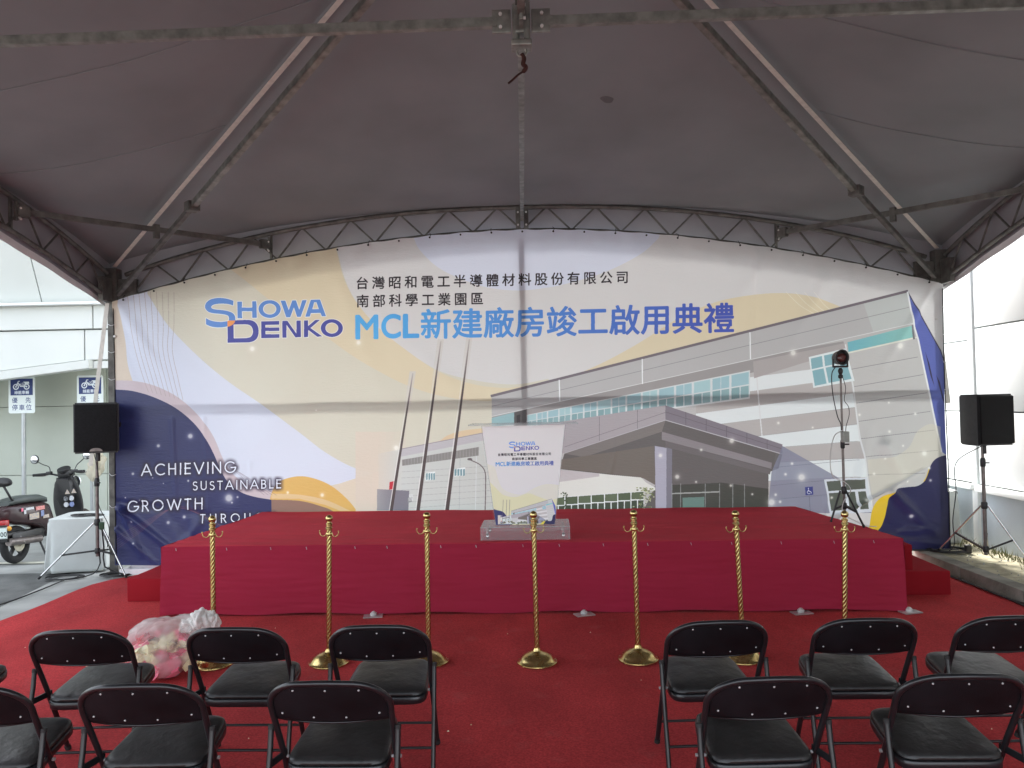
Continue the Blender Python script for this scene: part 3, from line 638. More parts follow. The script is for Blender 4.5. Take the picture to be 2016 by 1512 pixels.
# ------------------------------------------------------------------ materials
M = {}
M['asphalt'] = mat('asphalt', (.13, .135, .13), .9, var=.2, scale=3, bump=.5, bscale=160)
M['paving'] = mat('grey_paving', (.27, .275, .265), .9, var=.12, scale=2, bump=.4, bscale=120)
M['concrete'] = mat('concrete', (.36, .37, .35), .85, var=.14, scale=2.2, bump=.3, bscale=90)
M['kerb'] = mat('kerb_concrete', (.30, .29, .25), .9, var=.3, scale=5, bump=.7, bscale=40, var2=(.15, .145, .12))
M['dirt'] = mat('dry_dirt', (.48, .44, .31), .95, scale=9, bump=.9, bscale=50, var2=(.26, .245, .17))
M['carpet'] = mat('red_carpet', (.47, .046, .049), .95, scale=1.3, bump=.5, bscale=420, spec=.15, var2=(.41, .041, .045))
def carpet_mat():
    m = M['carpet']; N = m.node_tree.nodes; L = m.node_tree.links; b = N['Principled BSDF']; src = b.inputs['Base Color'].links[0].from_socket
    tc = N.new('ShaderNodeTexCoord')
    def noise(sc, det, lo, hi, a, c, st=None):
        n = N.new('ShaderNodeTexNoise'); n.inputs['Scale'].default_value = sc; n.inputs['Detail'].default_value = det
        if st: mp = N.new('ShaderNodeMapping'); mp.inputs['Scale'].default_value = st; L.new(tc.outputs['Object'], mp.inputs[0]); L.new(mp.outputs[0], n.inputs['Vector'])
        else: L.new(tc.outputs['Object'], n.inputs['Vector'])
        r = N.new('ShaderNodeMapRange'); r.inputs[1].default_value = lo; r.inputs[2].default_value = hi; r.inputs[3].default_value = a; r.inputs[4].default_value = c; L.new(n.outputs['Fac'], r.inputs[0]); return r.outputs[0]
    fine = noise(95, 3, .3, .7, .74, 1.28); walk = noise(2.6, 7, .35, .68, .86, 1.12, (1, .45, 1)); dust = noise(5, 9, .58, .75, 0, .10)
    mu = N.new('ShaderNodeMath'); mu.operation = 'MULTIPLY'; L.new(fine, mu.inputs[0]); L.new(walk, mu.inputs[1])
    vm = N.new('ShaderNodeVectorMath'); vm.operation = 'SCALE'; L.new(src, vm.inputs[0]); L.new(mu.outputs[0], vm.inputs['Scale'])
    mx = N.new('ShaderNodeMix'); mx.data_type = 'RGBA'; L.new(dust, mx.inputs['Factor']); L.new(vm.outputs[0], mx.inputs['A']); mx.inputs['B'].default_value = (.40, .22, .20, 1); L.new(mx.outputs['Result'], b.inputs['Base Color'])
carpet_mat()
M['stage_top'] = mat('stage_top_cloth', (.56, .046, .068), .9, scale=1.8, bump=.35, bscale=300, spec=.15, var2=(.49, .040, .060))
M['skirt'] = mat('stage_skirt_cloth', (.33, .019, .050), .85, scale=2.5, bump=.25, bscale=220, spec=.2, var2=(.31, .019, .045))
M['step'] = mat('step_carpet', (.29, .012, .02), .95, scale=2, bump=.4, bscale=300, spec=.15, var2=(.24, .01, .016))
M['canopy'] = mat('tent_canopy_vinyl', (.215, .235, .245), .65, var=.06, scale=1.2, bump=.12, bscale=8, spec=.25)
M['valance'] = mat('tent_valance_vinyl', (.30, .295, .315), .6, var=.06, scale=2, bump=.1, bscale=12, spec=.3)
M['stain'] = mat('canopy_stain', (.125, .13, .135), .8)
M['hem'] = mat('valance_hem', (.80, .79, .80), .6, var=.05, scale=4)
M['galv'] = mat('galvanised_steel', (.30, .31, .28), .5, .75, scale=14, bump=.15, bscale=60, var2=(.17, .175, .16), rvar=.12)
M['galv_dark'] = mat('weathered_steel', (.17, .165, .15), .6, .6, scale=10, bump=.2, bscale=60, var2=(.085, .08, .075), rvar=.1)
M['webbing'] = mat('webbing_strap', (.60, .58, .52), .8, var=.06, scale=20, bump=.3, bscale=200)
M['bolt'] = mat('bolt_zinc', (.62, .62, .60), .45, .2)
M['rust'] = mat('rusty_hook', (.05, .017, .013), .8, .3, var=.3, scale=30)
M['brass'] = mat('brass', (.66, .52, .23), .24, 1.0, scale=26, var2=(.47, .36, .14), rvar=.12)
M['chair_frame'] = mat('chair_black_enamel', (.012, .013, .015), .28, var=.1, scale=20, spec=.55)
M['chair_back'] = mat('chair_back_panel', (.0085, .009, .011), .5, var=.25, scale=5, bump=.1, bscale=200, spec=.22)
M['leather'] = mat('black_leatherette', (.019, .0185, .018), .40, var=.25, scale=9, bump=.5, bscale=16, spec=.5, rvar=.06)
M['rubber'] = mat('black_rubber', (.02, .02, .02), .8, var=.1)
M['rivet'] = mat('rivet_steel', (.42, .42, .41), .5, .2)
M['white_panel'] = mat('white_metal_panel', (.80, .83, .82), .35, scale=.7, bump=.03, bscale=3, var2=(.76, .79, .78), spec=.5)
M['left_panel'] = mat('ivory_metal_panel', (.62, .645, .61), .4, scale=.6, bump=.03, bscale=3, var2=(.56, .585, .55))
M['plaster'] = mat('pale_green_plaster', (.50, .54, .47), .8, scale=1.1, bump=.1, bscale=60, var2=(.44, .475, .41))
M['joint'] = mat('panel_joint', (.22, .22, .21), .9)
M['plinth'] = mat('blue_grey_plinth', (.50, .56, .60), .8, scale=1.5, bump=.2, bscale=50, var2=(.42, .47, .50))
M['black_plastic'] = mat('black_plastic', (.018, .018, .02), .45, var=.15, scale=20, bump=.1, bscale=150)
M['grille'] = mat('speaker_grille', (.009, .009, .010), .7, var=.2, scale=60, bump=.8, bscale=500, spec=.25)
M['chrome'] = mat('chrome_tube', (.72, .72, .72), .22, .95, var=.05, scale=30)
M['pole_steel'] = mat('stand_pole', (.22, .19, .18), .35, .6, scale=20, var2=(.13, .115, .11))
M['silver'] = mat('silver_plate', (.58, .58, .57), .4, .7, var=.1)
M['cable'] = mat('cable_rubber', (.016, .016, .017), .55)
M['cable_white'] = mat('cable_white', (.55, .56, .55), .5)
M['cloth_white'] = mat('white_tablecloth', (.52, .555, .535), .8, scale=2, bump=.3, bscale=20, var2=(.45, .48, .465))
M['beige'] = mat('cream_cloth', (.62, .58, .46), .85, scale=8, bump=.4, bscale=30, var2=(.46, .43, .33))
M['sign_pole'] = mat('sign_pole', (.46, .49, .50), .35, .6, scale=6, var2=(.36, .39, .40))
M['scooter_body'] = mat('scooter_maroon_paint', (.055, .028, .03), .25, scale=4, var2=(.04, .022, .024), spec=.6)
M['scooter_black'] = mat('scooter_black_plastic', (.016, .016, .017), .4, var=.1, scale=10)
M['tyre'] = mat('tyre', (.022, .022, .022), .85, var=.1, scale=40, bump=.5, bscale=60)
M['seat_grey'] = mat('scooter_seat', (.07, .085, .08), .4, var=.1, scale=8)
M['red_lens'] = mat('red_lens', (.4, .015, .02), .15, scale=20)
M['amber'] = mat('amber_lens', (.8, .38, .04), .2, scale=20)
M['mirror'] = mat('mirror_glass', (.8, .82, .84), .04, 1.0, var=.02)
M['sticker_w'] = mat('sticker_white', (.72, .73, .72), .4, scale=60, var2=(.40, .44, .5))
M['sticker_b'] = mat('sticker_blue', (.06, .11, .35), .4, scale=90, var2=(.4, .45, .6))
M['sticker_r'] = mat('sticker_red', (.62, .06, .07), .4, scale=90, var2=(.7, .5, .45))
M['sticker_mix'] = mat('sticker_collage', (.65, .5, .3), .4, scale=70, var2=(.2, .25, .4))
M['leaf'] = mat('weed_leaf', (.10, .12, .035), .8, scale=10, var2=(.17, .15, .07))
M['line'] = mat('sunlit_streak_tint', (.70, .70, .58), .7, scale=12, var2=(.5, .5, .42))  # pale yellow tint standing in for sunlight on the ground
M['pink'] = mat('pink_petals', (.78, .10, .20), .7, scale=14, var2=(.85, .30, .38))
M['red_paper'] = mat('red_petals', (.55, .03, .06), .7, scale=14)
M['cream_paper'] = mat('yellow_petals', (.80, .74, .40), .7, scale=14, var2=(.8, .78, .6))
M['green_box'] = mat('grey_ballast_box', (.33, .36, .33), .5, scale=12)
M['olive'] = mat('green_cable_plug', (.02, .07, .03), .5)

def acrylic(name, col, alpha, rough=.08):
    m = bpy.data.materials.new(name); m.use_nodes = True; N = m.node_tree.nodes; L = m.node_tree.links; b = N['Principled BSDF']
    b.inputs['Base Color'].default_value = (*col, 1); b.inputs['Roughness'].default_value = rough
    tr = N.new('ShaderNodeBsdfTransparent'); tr.inputs[0].default_value = (.96, .97, .97, 1); mx = N.new('ShaderNodeMixShader')
    n = N.new('ShaderNodeTexNoise'); n.inputs['Scale'].default_value = 6; r = N.new('ShaderNodeMapRange'); r.inputs[3].default_value = alpha * .8; r.inputs[4].default_value = alpha * 1.2
    L.new(n.outputs['Fac'], r.inputs[0]); L.new(r.outputs[0], mx.inputs[0]); L.new(tr.outputs[0], mx.inputs[1]); L.new(b.outputs[0], mx.inputs[2]); L.new(mx.outputs[0], N['Material Output'].inputs[0])
    return m
M['acrylic'] = acrylic('clear_acrylic', (.80, .83, .84), .14)
M['frost'] = acrylic('frosted_acrylic', (.72, .76, .77), .32, .2)

def struct(mb, name, m, **k):
    return tag(mb.build(name, m, **k), kind='structure')

# ------------------------------------------------------------------ ground
struct(MB().add([(-150, -150, -.02), (150, -150, -.02), (150, 150, -.02), (-150, 150, -.02)], [(0, 1, 2, 3)]), 'ground', M['paving'])
struct(MB().add([(-5.25, -12, -.008), (-4.0, -12, -.008), (-4.0, 30, -.008), (-5.35, 30, -.008), (-5.12, 8.6, -.008), (-4.93, 7.3, -.008)], [(0, 1, 2, 3, 4, 5)]), 'concrete_path', M['concrete'])
struct(MB().add([(-16, 4, -.014), (-4.9, 4, -.014), (-4.9, 8.9, -.014), (-16, 8.9, -.014)], [(0, 1, 2, 3)]), 'asphalt_bay', M['asphalt'])
struct(MB().add([(-30, 8.9, -.012), (-5.0, 8.9, -.012), (-5.0, 30, -.012), (-30, 30, -.012)], [(0, 1, 2, 3)]), 'parking_ground', M['concrete'])
struct(MB().add([(-9.5, 9.42, .0), (-5.55, 9.42, .0), (-5.55, 9.54, .0), (-9.5, 9.54, .0)], [(0, 1, 2, 3)]), 'sunlit_streak', M['line'])  # streak of sunlight, laid on the ground as a pale coloured strip
# carpet sheet, left edge slightly wavy
def carpet():
    mb = MB(); L_ = []
    for i in range(60):
        y = -3 + i * .2
        xl = -4.60 + .065 * max(0, y - 6.8) + .02 * sin(y * 2.1) + .012 * sin(y * 5.3)
        if y > 8.3: xl = xl + (y - 8.3) * .6
        L_.append((xl, y))
    nx = 40
    for j, (xl, y) in enumerate(L_):
        for i in range(nx + 1):
            x = xl + (4.16 - xl) * i / nx
            z = .006 + .0035 * mnoise.noise(Vector((x * .9, y * 1.1, 0))) + .002 * mnoise.noise(Vector((x * 3, y * 4, 3)))
            mb.v.append((x, y, z))
    n = nx + 1
    mb.f = [(j * n + i, j * n + i + 1, (j + 1) * n + i + 1, (j + 1) * n + i) for j in range(len(L_) - 1) for i in range(nx)]
    # turned-down edge at the left
    return mb
struct(carpet(), 'carpet', M['carpet'], smooth=60)

# kerb stones and the dirt strip
kerb = bpy.data.objects.new('kerb', None); COL.objects.link(kerb); kerb['kind'] = 'structure'
kb = None
for i in range(16):
    y0 = -2.0 + i * .98
    if kb is None:
        kb = MB().rbox((0, .485, .055), (.16, .965, .135), .012).build('kerb_stone', M['kerb'], kerb, smooth=40); o = kb
    else:
        o = kb.copy(); COL.objects.link(o)
    o.location = (4.25 + random.uniform(-.006, .006), y0, random.uniform(-.004, .004)); o.rotation_euler = (0, 0, random.uniform(-.004, .004))
def dirtz(x, y): return .112 + .012 * mnoise.noise(Vector((x * 3, y * 3, 0))) + .02 * max(0, x - 4.7) * 2
struct(MB().grid(lambda u, v: (4.32 + u * .9, -2 + v * 17, dirtz(4.32 + u * .9, -2 + v * 17)), 14, 200), 'dirt_strip', M['dirt'], smooth=60)
# scattered debris
mb = MB()
for i in range(260):
    x, y = random.uniform(4.35, 4.92), random.uniform(5.5, 10.5); r = random.uniform(.004, .013); z = dirtz(x, y) + r * .3
    mb.add([(x + r * cos(a), y + r * sin(a) * .8, z + (r * .5 if k == 0 else 0)) for k, a in enumerate((0, 1.6, 3.1, 4.7))] + [(x, y, z + r)], [(0, 1, 4), (1, 2, 4), (2, 3, 4), (3, 0, 4)])
tag(mb.build('gravel', M['concrete']), 'small pale pebbles scattered on the dirt strip', 'gravel', kind='stuff')
mb = MB()
for i in range(420):
    y = random.uniform(6.4, 9.6); x = 4.93 - abs(random.gauss(0, .09)); h = random.uniform(.03, .12); a = random.uniform(0, 6.3); w = random.uniform(.004, .01); z = dirtz(x, y) - .01
    dx, dy = cos(a) * w, sin(a) * w; bx, by = random.gauss(0, .03), random.gauss(0, .03)
    mb.add([(x - dx, y - dy, z), (x + dx, y + dy, z), (x + bx, y + by, z + h)], [(0, 1, 2)])
tag(mb.build('weeds', M['leaf']), 'short dry weeds at the foot of the white wall', 'weeds', kind='stuff')
# litter specks on carpet
mb = MB()
for i in range(46):
    x, y = random.uniform(-4, 4), random.uniform(4.2, 6.6); r = random.uniform(.003, .009)
    mb.add([(x, y, .014), (x + r * 2, y + r * .4, .014), (x + r, y + r, .02)], [(0, 1, 2)])
tag(mb.build('litter', M['cream_paper']), 'tiny paper scraps lying on the red carpet', 'litter', kind='stuff')

# ------------------------------------------------------------------ right building
def building_right():
    t = thing('white_building', 'white metal panelled building wall beside the right end of the backdrop', 'building', (4.95, 8, 0))
    MB().box((.35, -3.5, 3.6), (.5, 15, 7.2)).build('wall', M['joint'], t)
    rows = [.80, 1.60, 2.52, 3.40, 4.30, 5.20, 6.10, 7.0]
    ys = [.82 - 3.62 * k for k in range(0, 4)]         # vertical joints, world y = 8.82 ...
    for c in range(3):
        for r in range(len(rows) - 1):
            y1, y0 = ys[c], ys[c + 1]; z0, z1 = rows[r], rows[r + 1]
            MB().rbox((.06, (y0 + y1) / 2, (z0 + z1) / 2), (.08, y1 - y0 - .014, z1 - z0 - .014), .006).build('wall_panel', M['white_panel'], t, smooth=40)
    # narrow pilaster strip and the set-back bay beyond
    MB().rbox((.05, .885, 3.6), (.09, .10, 7.0), .006).build('pilaster', M['white_panel'], t, smooth=40)
    rows2 = [.80, 1.60, 2.40, 3.24, 4.10, 5.0, 6.0, 7.0]
    for c in range(2):
        for r in range(len(rows2) - 1):
            y0 = .945 + c * 1.5; z0, z1 = rows2[r], rows2[r + 1]
            MB().rbox((.08, y0 + .743, (z0 + z1) / 2), (.08, 1.486, z1 - z0 - .012), .006).build('wall_panel', M['white_panel'], t, smooth=40)
    MB().rbox((.0, -5.7, .76), (.10, 13.0, .07), .01).build('ledge', M['white_panel'], t, smooth=40)
    MB().rbox((.02, 2.4, .76), (.10, 3.0, .06), .01).build('ledge', M['white_panel'], t, smooth=40)
    MB().box((.07, -3.5, .36), (.06, 14.9, .74)).build('plinth', M['plinth'], t)
building_right()

# ------------------------------------------------------------------ left parking structure
def building_left():
    t = thing('parking_structure', 'ivory panelled parking structure overhanging the scooter bay at left', 'building', (-8, 11, 0))
    P = lambda name, mb, m=M['left_panel'], **k: mb.build(name, m, t, **k)
    P('wall', MB().box((-2.0, 1.25, 2.2), (12.4, .3, 4.8)), M['joint'])
    xs = [-8, -5.6, -3.2, -.8, 1.6, 4.0, 6.4]
    zs = [-.1, .84, 1.885, 2.9]
    for i in range(5):
        for j in range(3):
            P('wall_panel', MB().rbox(((xs[i] + xs[i + 1]) / 2, 1.08, (zs[j] + zs[j + 1]) / 2), (2.392, .05, zs[j + 1] - zs[j] - .008), .004), M['plaster'], smooth=40)
    # fascia rows, with a joint at x = -6.05 (local 1.95)
    def row(z0a, z0b, z1, y, xsplit, d=.1):
        for a, b in ((-8, -3.2), (-3.2, xsplit), (xsplit, 4.2)):
            za = z0a + (z0b - z0a) * (a + 8) / 9.9; zb = z0a + (z0b - z0a) * (min(b, 1.95) + 8) / 9.9
            if a >= 1.9: za = z0b; zb = z0b
            P('fascia_panel', MB().prism([(a + .008, za + .006), (b - .008, zb + .006), (b - .008, z1 - .006), (a + .008, z1 - .006)], 'Y', y, y + d), bevel=.004)
    row(2.95, 2.95, 3.285, -.02, 1.98)
    row(1.45, 2.52, 2.945, .02, 1.84)
    # sloping lip under the fascia
    P('lip', MB().prism([(-8, 1.30), (1.95, 2.40), (1.95, 2.515), (-8, 1.44)], 'Y', -.08, .12), bevel=.004)
    P('lip', MB().prism([(1.956, 2.40), (4.2, 2.40), (4.2, 2.50), (1.956, 2.50)], 'Y', .03, .12), bevel=.004)
    P('soffit', MB().add([(-8, .12, 2.5), (4.2, .12, 2.5), (4.2, 1.1, 2.5), (-8, 1.1, 2.5)], [(0, 1, 2, 3)]), M['plaster'])
    P('sill', MB().rbox((-1.9, -.06, 3.30), (12.2, .22, .035), .006), M['white_panel'])
    # tall leaning upper panels
    for a, b in ((-8, -3.4), (-3.4, 1.2), (1.2, 4.2)):
        P('upper_panel', MB().add([(a + .008, .10, 3.32), (b - .008, .10, 3.32), (b - .008, -1.3, 6.6), (a + .008, -1.3, 6.6), (a + .008, .2, 3.32), (b - .008, .2, 3.32), (b - .008, -1.2, 6.6), (a + .008, -1.2, 6.6)],
                                 [(0, 1, 2, 3), (7, 6, 5, 4), (0, 4, 5, 1), (3, 2, 6, 7), (0, 3, 7, 4), (1, 5, 6, 2)]), M['left_panel'])
    P('roof_core', MB().box((-1.9, 1.1, 4.6), (12.2, .5, 2.8)), M['joint'])
building_left()

# ------------------------------------------------------------------ parking signs
def sign(loc, label):
    t = thing('parking_sign', label, 'sign', loc, 0, 'green vehicle parking signs')
    mb = MB(); w, h = .385, .53
    out = []
    for cx, cz, a in ((w / 2 - .03, h / 2 - .03, 0), (-w / 2 + .03, h / 2 - .03, 90), (-w / 2 + .03, -h / 2 + .03, 180), (w / 2 - .03, -h / 2 + .03, 270)):
        out += arc((cx, cz), .03, radians(a), radians(a + 90), 4)
    mb.prism([(x, z + 2.055) for x, z in out], 'Y', -.042, -.036)
    mb.uv = lambda co: np.c_[(co[:, 0] + w / 2) / w, (co[:, 2] - 2.055 + h / 2) / h]
    mb.build('sign_plate', SIGN_M, t)
    MB().tube([(0, 0, 0), (0, 0, 2.3)], .031, 16).build('pole', M['sign_pole'], t, smooth=50)
    for z in (1.9, 2.2): MB().box((0, -.012, z), (.09, .05, .03)).build('clamp', M['sign_pole'], t)
    return t
SIGN_M = print_mat('parking_sign_print', sign_art(), .4)
sg = sign((-7.30, 11.45, 0), 'blue and white scooter parking sign standing alone behind the parked scooter')
dup(sg, (-6.30, 11.45, 0), 0, 'blue and white scooter parking sign half hidden behind the left loudspeaker')

# ------------------------------------------------------------------ tent
TY = 4.18; TH = 4.57           # centre and half side
APEX = Vector((-.0, TY, 5.12))
def top_z(s): return 3.965 - .70 * abs(s) ** 2.28
def low_z(s): return 3.69 - .70 * abs(s) ** 1.87
def edge_z(s): return 4.0 - .55 * abs(s) ** 2.28
ROT = [0, pi / 2, pi, -pi / 2]     # back, left, front, right
def tent():
    t = thing('event_tent', 'large grey event tent with arched steel trusses over the whole stage area', 'tent', (0, TY, 0))
    def R(k, p):
        a = ROT[k]; x, y, z = p; return Vector((x * cos(a) - y * sin(a), x * sin(a) + y * cos(a), z))
    A = APEX - Vector((0, TY, 0))
    for k in range(4):
        def surf(u, v, k=k):
            s = u * 2 - 1; e = Vector(((TH + .085) * s, TH + .085, edge_z(s))); a = A
            p = e.lerp(a, v); p.z -= .24 * sin(pi * v ** .75) * (1 - abs(s) ** 3) * (1 - .3 * v)
            p.z += .02 * mnoise.noise(Vector((p.x * 1.3, p.y * 1.3, k * 7))) * (1 - v) * v * 4 * (1 - s ** 4)
            # tension ripples toward the corners
            c = max(0, abs(s) - .72) / .28
            p.z += .012 * c * sin((v * 9 + abs(s) * 26)) * min(1, v * 6) * max(0, 1 - v * 2.2)
            return R(k, p)
        MB().grid(surf, 72, 36).build('canopy_panel', M['canopy'], t, smooth=60)
        def val(u, v, k=k):
            s = u * 2 - 1; zt = edge_z(s); zb = low_z(s) - .01
            z = zt + (zb - zt) * v; return R(k, (s * (TH + .08), TH + .08 + .004 * sin(s * 40) * v, z + .01 * (1 - v)))
        MB().grid(val, 80, 4).build('valance', M['valance'], t, smooth=60)
        def hem(u, v, k=k):
            s = u * 2 - 1; zb = low_z(s) - .01; return R(k, (s * (TH + .05), TH + .07 + .006 * sin(s * 40), zb - .075 * v * (1 - .5 * abs(s) ** 8)))
        MB().grid(hem, 80, 1).build('valance_hem', M['hem'], t, smooth=60)
        if k == 0: ch_t, ch_l = 'top_chord', 'lower_chord'
        ss = [(-1 + .03) + i * (1.94) / 32 for i in range(33)]
        MB().tube([R(k, (TH * s, TH, top_z(s))) for s in ss], .024, 10).build('top_chord', M['galv_dark'], t, smooth=50)
        MB().tube([R(k, (TH * s, TH, low_z(s) + .02)) for s in ss], .022, 10).build('lower_chord', M['galv_dark'], t, smooth=50)
        # zigzag web
        n = 32; xs = [-.955 + i * 1.91 / n for i in range(n + 1)]
        for i in range(n):
            a, b = xs[i], xs[i + 1]
            if i == n // 2 - 1: pass
            za = (top_z(a) if i % 2 else low_z(a) + .02); zb = (low_z(b) + .02 if i % 2 else top_z(b))
            MB().tube([R(k, (TH * a, TH, za)), R(k, (TH * b, TH, zb))], .0105, 6).build('web_bar', M['galv_dark'], t, smooth=50)
        for s in (-.612, .612):
            MB().bar(R(k, (TH * s, TH, low_z(s))), R(k, (TH * s, TH, top_z(s))), .022, .03).build('web_post', M['galv_dark'], t)
        # crown joint plate
        for sx in (-1, 1):
            MB().box(R(k, (.045 * sx, TH - .035, 3.83)), (.05, .012, .26) if k in (0, 2) else (.012, .05, .26)).build('crown_plate', M['galv_dark'], t)
            for z in (3.76, 3.90):
                c = R(k, (.045 * sx, TH - .045, z)); d = R(k, (.045 * sx, TH - .058, z)); MB().tube([c, d], .011, 6).build('bolt', M['bolt'], t)
        # corner gusset plates + post
        for sx in (-1,):
            po = Vector((-.055, 0, 0)) if k == 3 else Vector((0, 0, 0))
            MB().box(R(k, (TH * sx, TH, 1.56)) + po, (.09, .09, 3.12)).build('post', M['galv_dark'], t, bevel=.006)
            MB().box(R(k, (TH * sx, TH, .008 if k != 3 else .12)) + po, (.22, .22, .012)).build('base_plate', M['galv_dark'], t)
            MB().box(R(k, (TH * sx, TH, 3.20)), (.13, .13, .36)).build('corner_sleeve', M['galv_dark'], t, bevel=.006)
            MB().tube([R(k, (TH * sx + .05, TH - .06, 2.62)), R(k, (TH * sx + .05, TH - .085, 2.62))], .013, 8).build('bolt', M['bolt'], t)
        for sx in (-1, 1):
            MB().box(R(k, ((TH - .17) * sx, TH - .0, 3.13)), ((.20, .05, .26) if k in (0, 2) else (.05, .20, .26))).build('gusset', M['galv_dark'], t)
        # hip rafter: square tube + sleeve, and the light webbing strap on the canopy hip
        q0 = R(k, (-TH + .10, TH - .10, 3.08)); q1 = Vector((-.06 * (1 if k else 1), 0, 4.88)); q1 = q0.lerp(Vector((0, 0, 4.9)), .985)
        MB().bar(q0, q0.lerp(q1, .34), .046).build('hip_rafter', M['galv_dark'], t, bevel=.004)
        MB().bar(q0.lerp(q1, .32), q1, .056).build('hip_rafter', M['galv'], t, bevel=.004)
        MB().rbox(q0.lerp(q1, .325), (.11, .11, .09), .008, rz=pi / 4).build('rafter_collar', M['galv_dark'], t)
        w0 = R(k, (-TH + .03, TH - .03, edge_z(1) - .03)); w1 = A + Vector((0, 0, -.03))
        d = (w1 - w0).normalized(); side = d.cross(Vector((0, 0, 1))).normalized()
        pts = []
        for i in range(25):
            f = i / 24; c = w0.lerp(w1, f); sg_ = -.02
            pts += [c + side * .021 + Vector((0, 0, sg_)), c - side * .021 + Vector((0, 0, sg_))]
        MB().add(pts, [(2 * i, 2 * i + 1, 2 * i + 3, 2 * i + 2) for i in range(24)]).build('webbing_strap', M['webbing'], t, solid=.004)
        # corner brace between neighbouring trusses with its bracket
        a = R(k, (-2.80, TH - .05, 3.60)); b = R(k, (-TH + .05, 2.80, 3.60)); dd = (b - a).normalized()
        MB().bar(a + dd * .1, b - dd * .1, .042, .05).build('corner_brace', M['galv_dark'], t, bevel=.004)
        for e in (a, b):
            MB().rbox(e, (.03, .03, .17), .006).build('brace_plate', M['galv_dark'], t)
            s2 = dd * .07 if e is a else -dd * .07
            MB().bar(e + s2 * .1, e + s2 * 1.6, .07, .10).build('brace_plate', M['galv_dark'], t, bevel=.008)
            for z in (-.05, .05):
                MB().tube([e + Vector((0, 0, z)) + s2 * .3 - R(k, (-.03, .03, 0)) * 0, e + Vector((0, 0, z)) + s2 * .3 + (-e.normalized() * .05)], .01, 6).build('bolt', M['bolt'], t)
        mid = (a + b) / 2; MB().box(mid + Vector((0, 0, -.02)), (.05, .05, .14), rz=pi / 4).build('brace_bracket', M['galv_dark'], t)
        # crown-to-hub beams
        c0 = R(k, (0, .13, 3.825)); c1 = R(k, (0, TH - .05, 3.825 + (-.05 if k == 1 else .05 if k == 3 else 0)))
        MB().bar(c0, c1, .046 if k in (1, 3) else .040, .05).build('cross_beam', M['galv'], t, bevel=.004)
        MB().rbox(R(k, (0, .105, 3.83)), ((.022, .10, .125) if k in (0, 2) else (.10, .022, .125)), .005).build('hub_plate', M['galv'], t)
        for ox, oz in ((0, .035), (0, -.035)):
            p = R(k, (0, .11, 3.83 + oz)); off = Vector((0, -.024, 0)) if k in (1, 3) else Vector((.024, 0, 0))
            MB().tube([p, p + off], .009, 8).build('bolt', M['bolt'], t)
        if k == 0:
            for u_, v_, rr in ((.65, .48, .045), (.63, .66, .03)):
                MB().add([surf(u_ + rr / 4.8 * cos(a) * (1.2 + .2 * sin(3 * a)), v_ + rr / 4.6 * sin(a)) + Vector((0, 0, -.003)) for a in [2 * pi * i / 14 for i in range(14)]], [tuple(range(14))]).build('stain_patch', M['stain'], t)
        # welded seams on canopy panels
        if k in (1, 3):
            for c_ in (-2.50, -1.22, 1.22, 2.50):
                vmax = .985 - abs(c_) / (TH + .085)
                P = [surf(.5 + .5 * c_ / ((1 - .01 - vmax * i / 40) * (TH + .085)), .01 + vmax * i / 40) + Vector((0, 0, -.004)) for i in range(41)]
                MB().tube(P, .0045, 5).build('seam', M['canopy'], t, smooth=60)
    # hub
    MB().rbox((0, 0, 3.83), (.07, .07, .15), .01).build('hub', M['galv'], t)
    MB().tube([(-.028, 0, 3.70), (-.028, 0, 3.92)], .02, 10).add([], []).build('hub_sleeve', M['galv'], t, smooth=50)
    MB().tube([(.03, -.03, 3.70), (.03, -.03, 3.92)], .018, 10).build('hub_sleeve', M['galv'], t, smooth=50)
    MB().rbox((0, -.01, 3.695), (.11, .10, .035), .008).build('hub_foot', M['galv'], t)
    MB().tube([(cos(a) * .025, 0, 3.665 + sin(a) * .025) for a in [i * pi / 8 for i in range(16)]], .007, 6, closed=True).build('hub_ring', M['galv'], t, smooth=50)
    MB().tube(spline([(.0, 0, 3.655), (.012, 0, 3.63), (.006, 0, 3.60), (.02, 0, 3.585), (.012, 0, 3.565), (-.02, -.01, 3.54), (-.055, -.02, 3.505), (-.075, -.02, 3.49)], 5), .011, 8, radii=[.012 if i < 22 else .006 for i in range(36)]).build('hook', M['rust'], t, smooth=50)
    # king post to the apex
    MB().bar((0, 0, 3.9), (0, 0, 4.95), .06).build('king_post', M['galv_dark'], t)
    # mid post and rails behind the backdrop (the ones that show through it)
    MB().box((-.015, TH - .02, 1.80), (.062, .05, 3.60)).build('middle_post', M['galv_dark'], t)
    MB().box((0, TH - .03, 1.826), (TH * 2 - .1, .036, .058)).build('back_rail', M['galv_dark'], t)
    MB().box((0, TH - .04, 1.765), (TH * 2 - .1, .02, .018)).build('back_rail', M['galv_dark'], t)
tent()

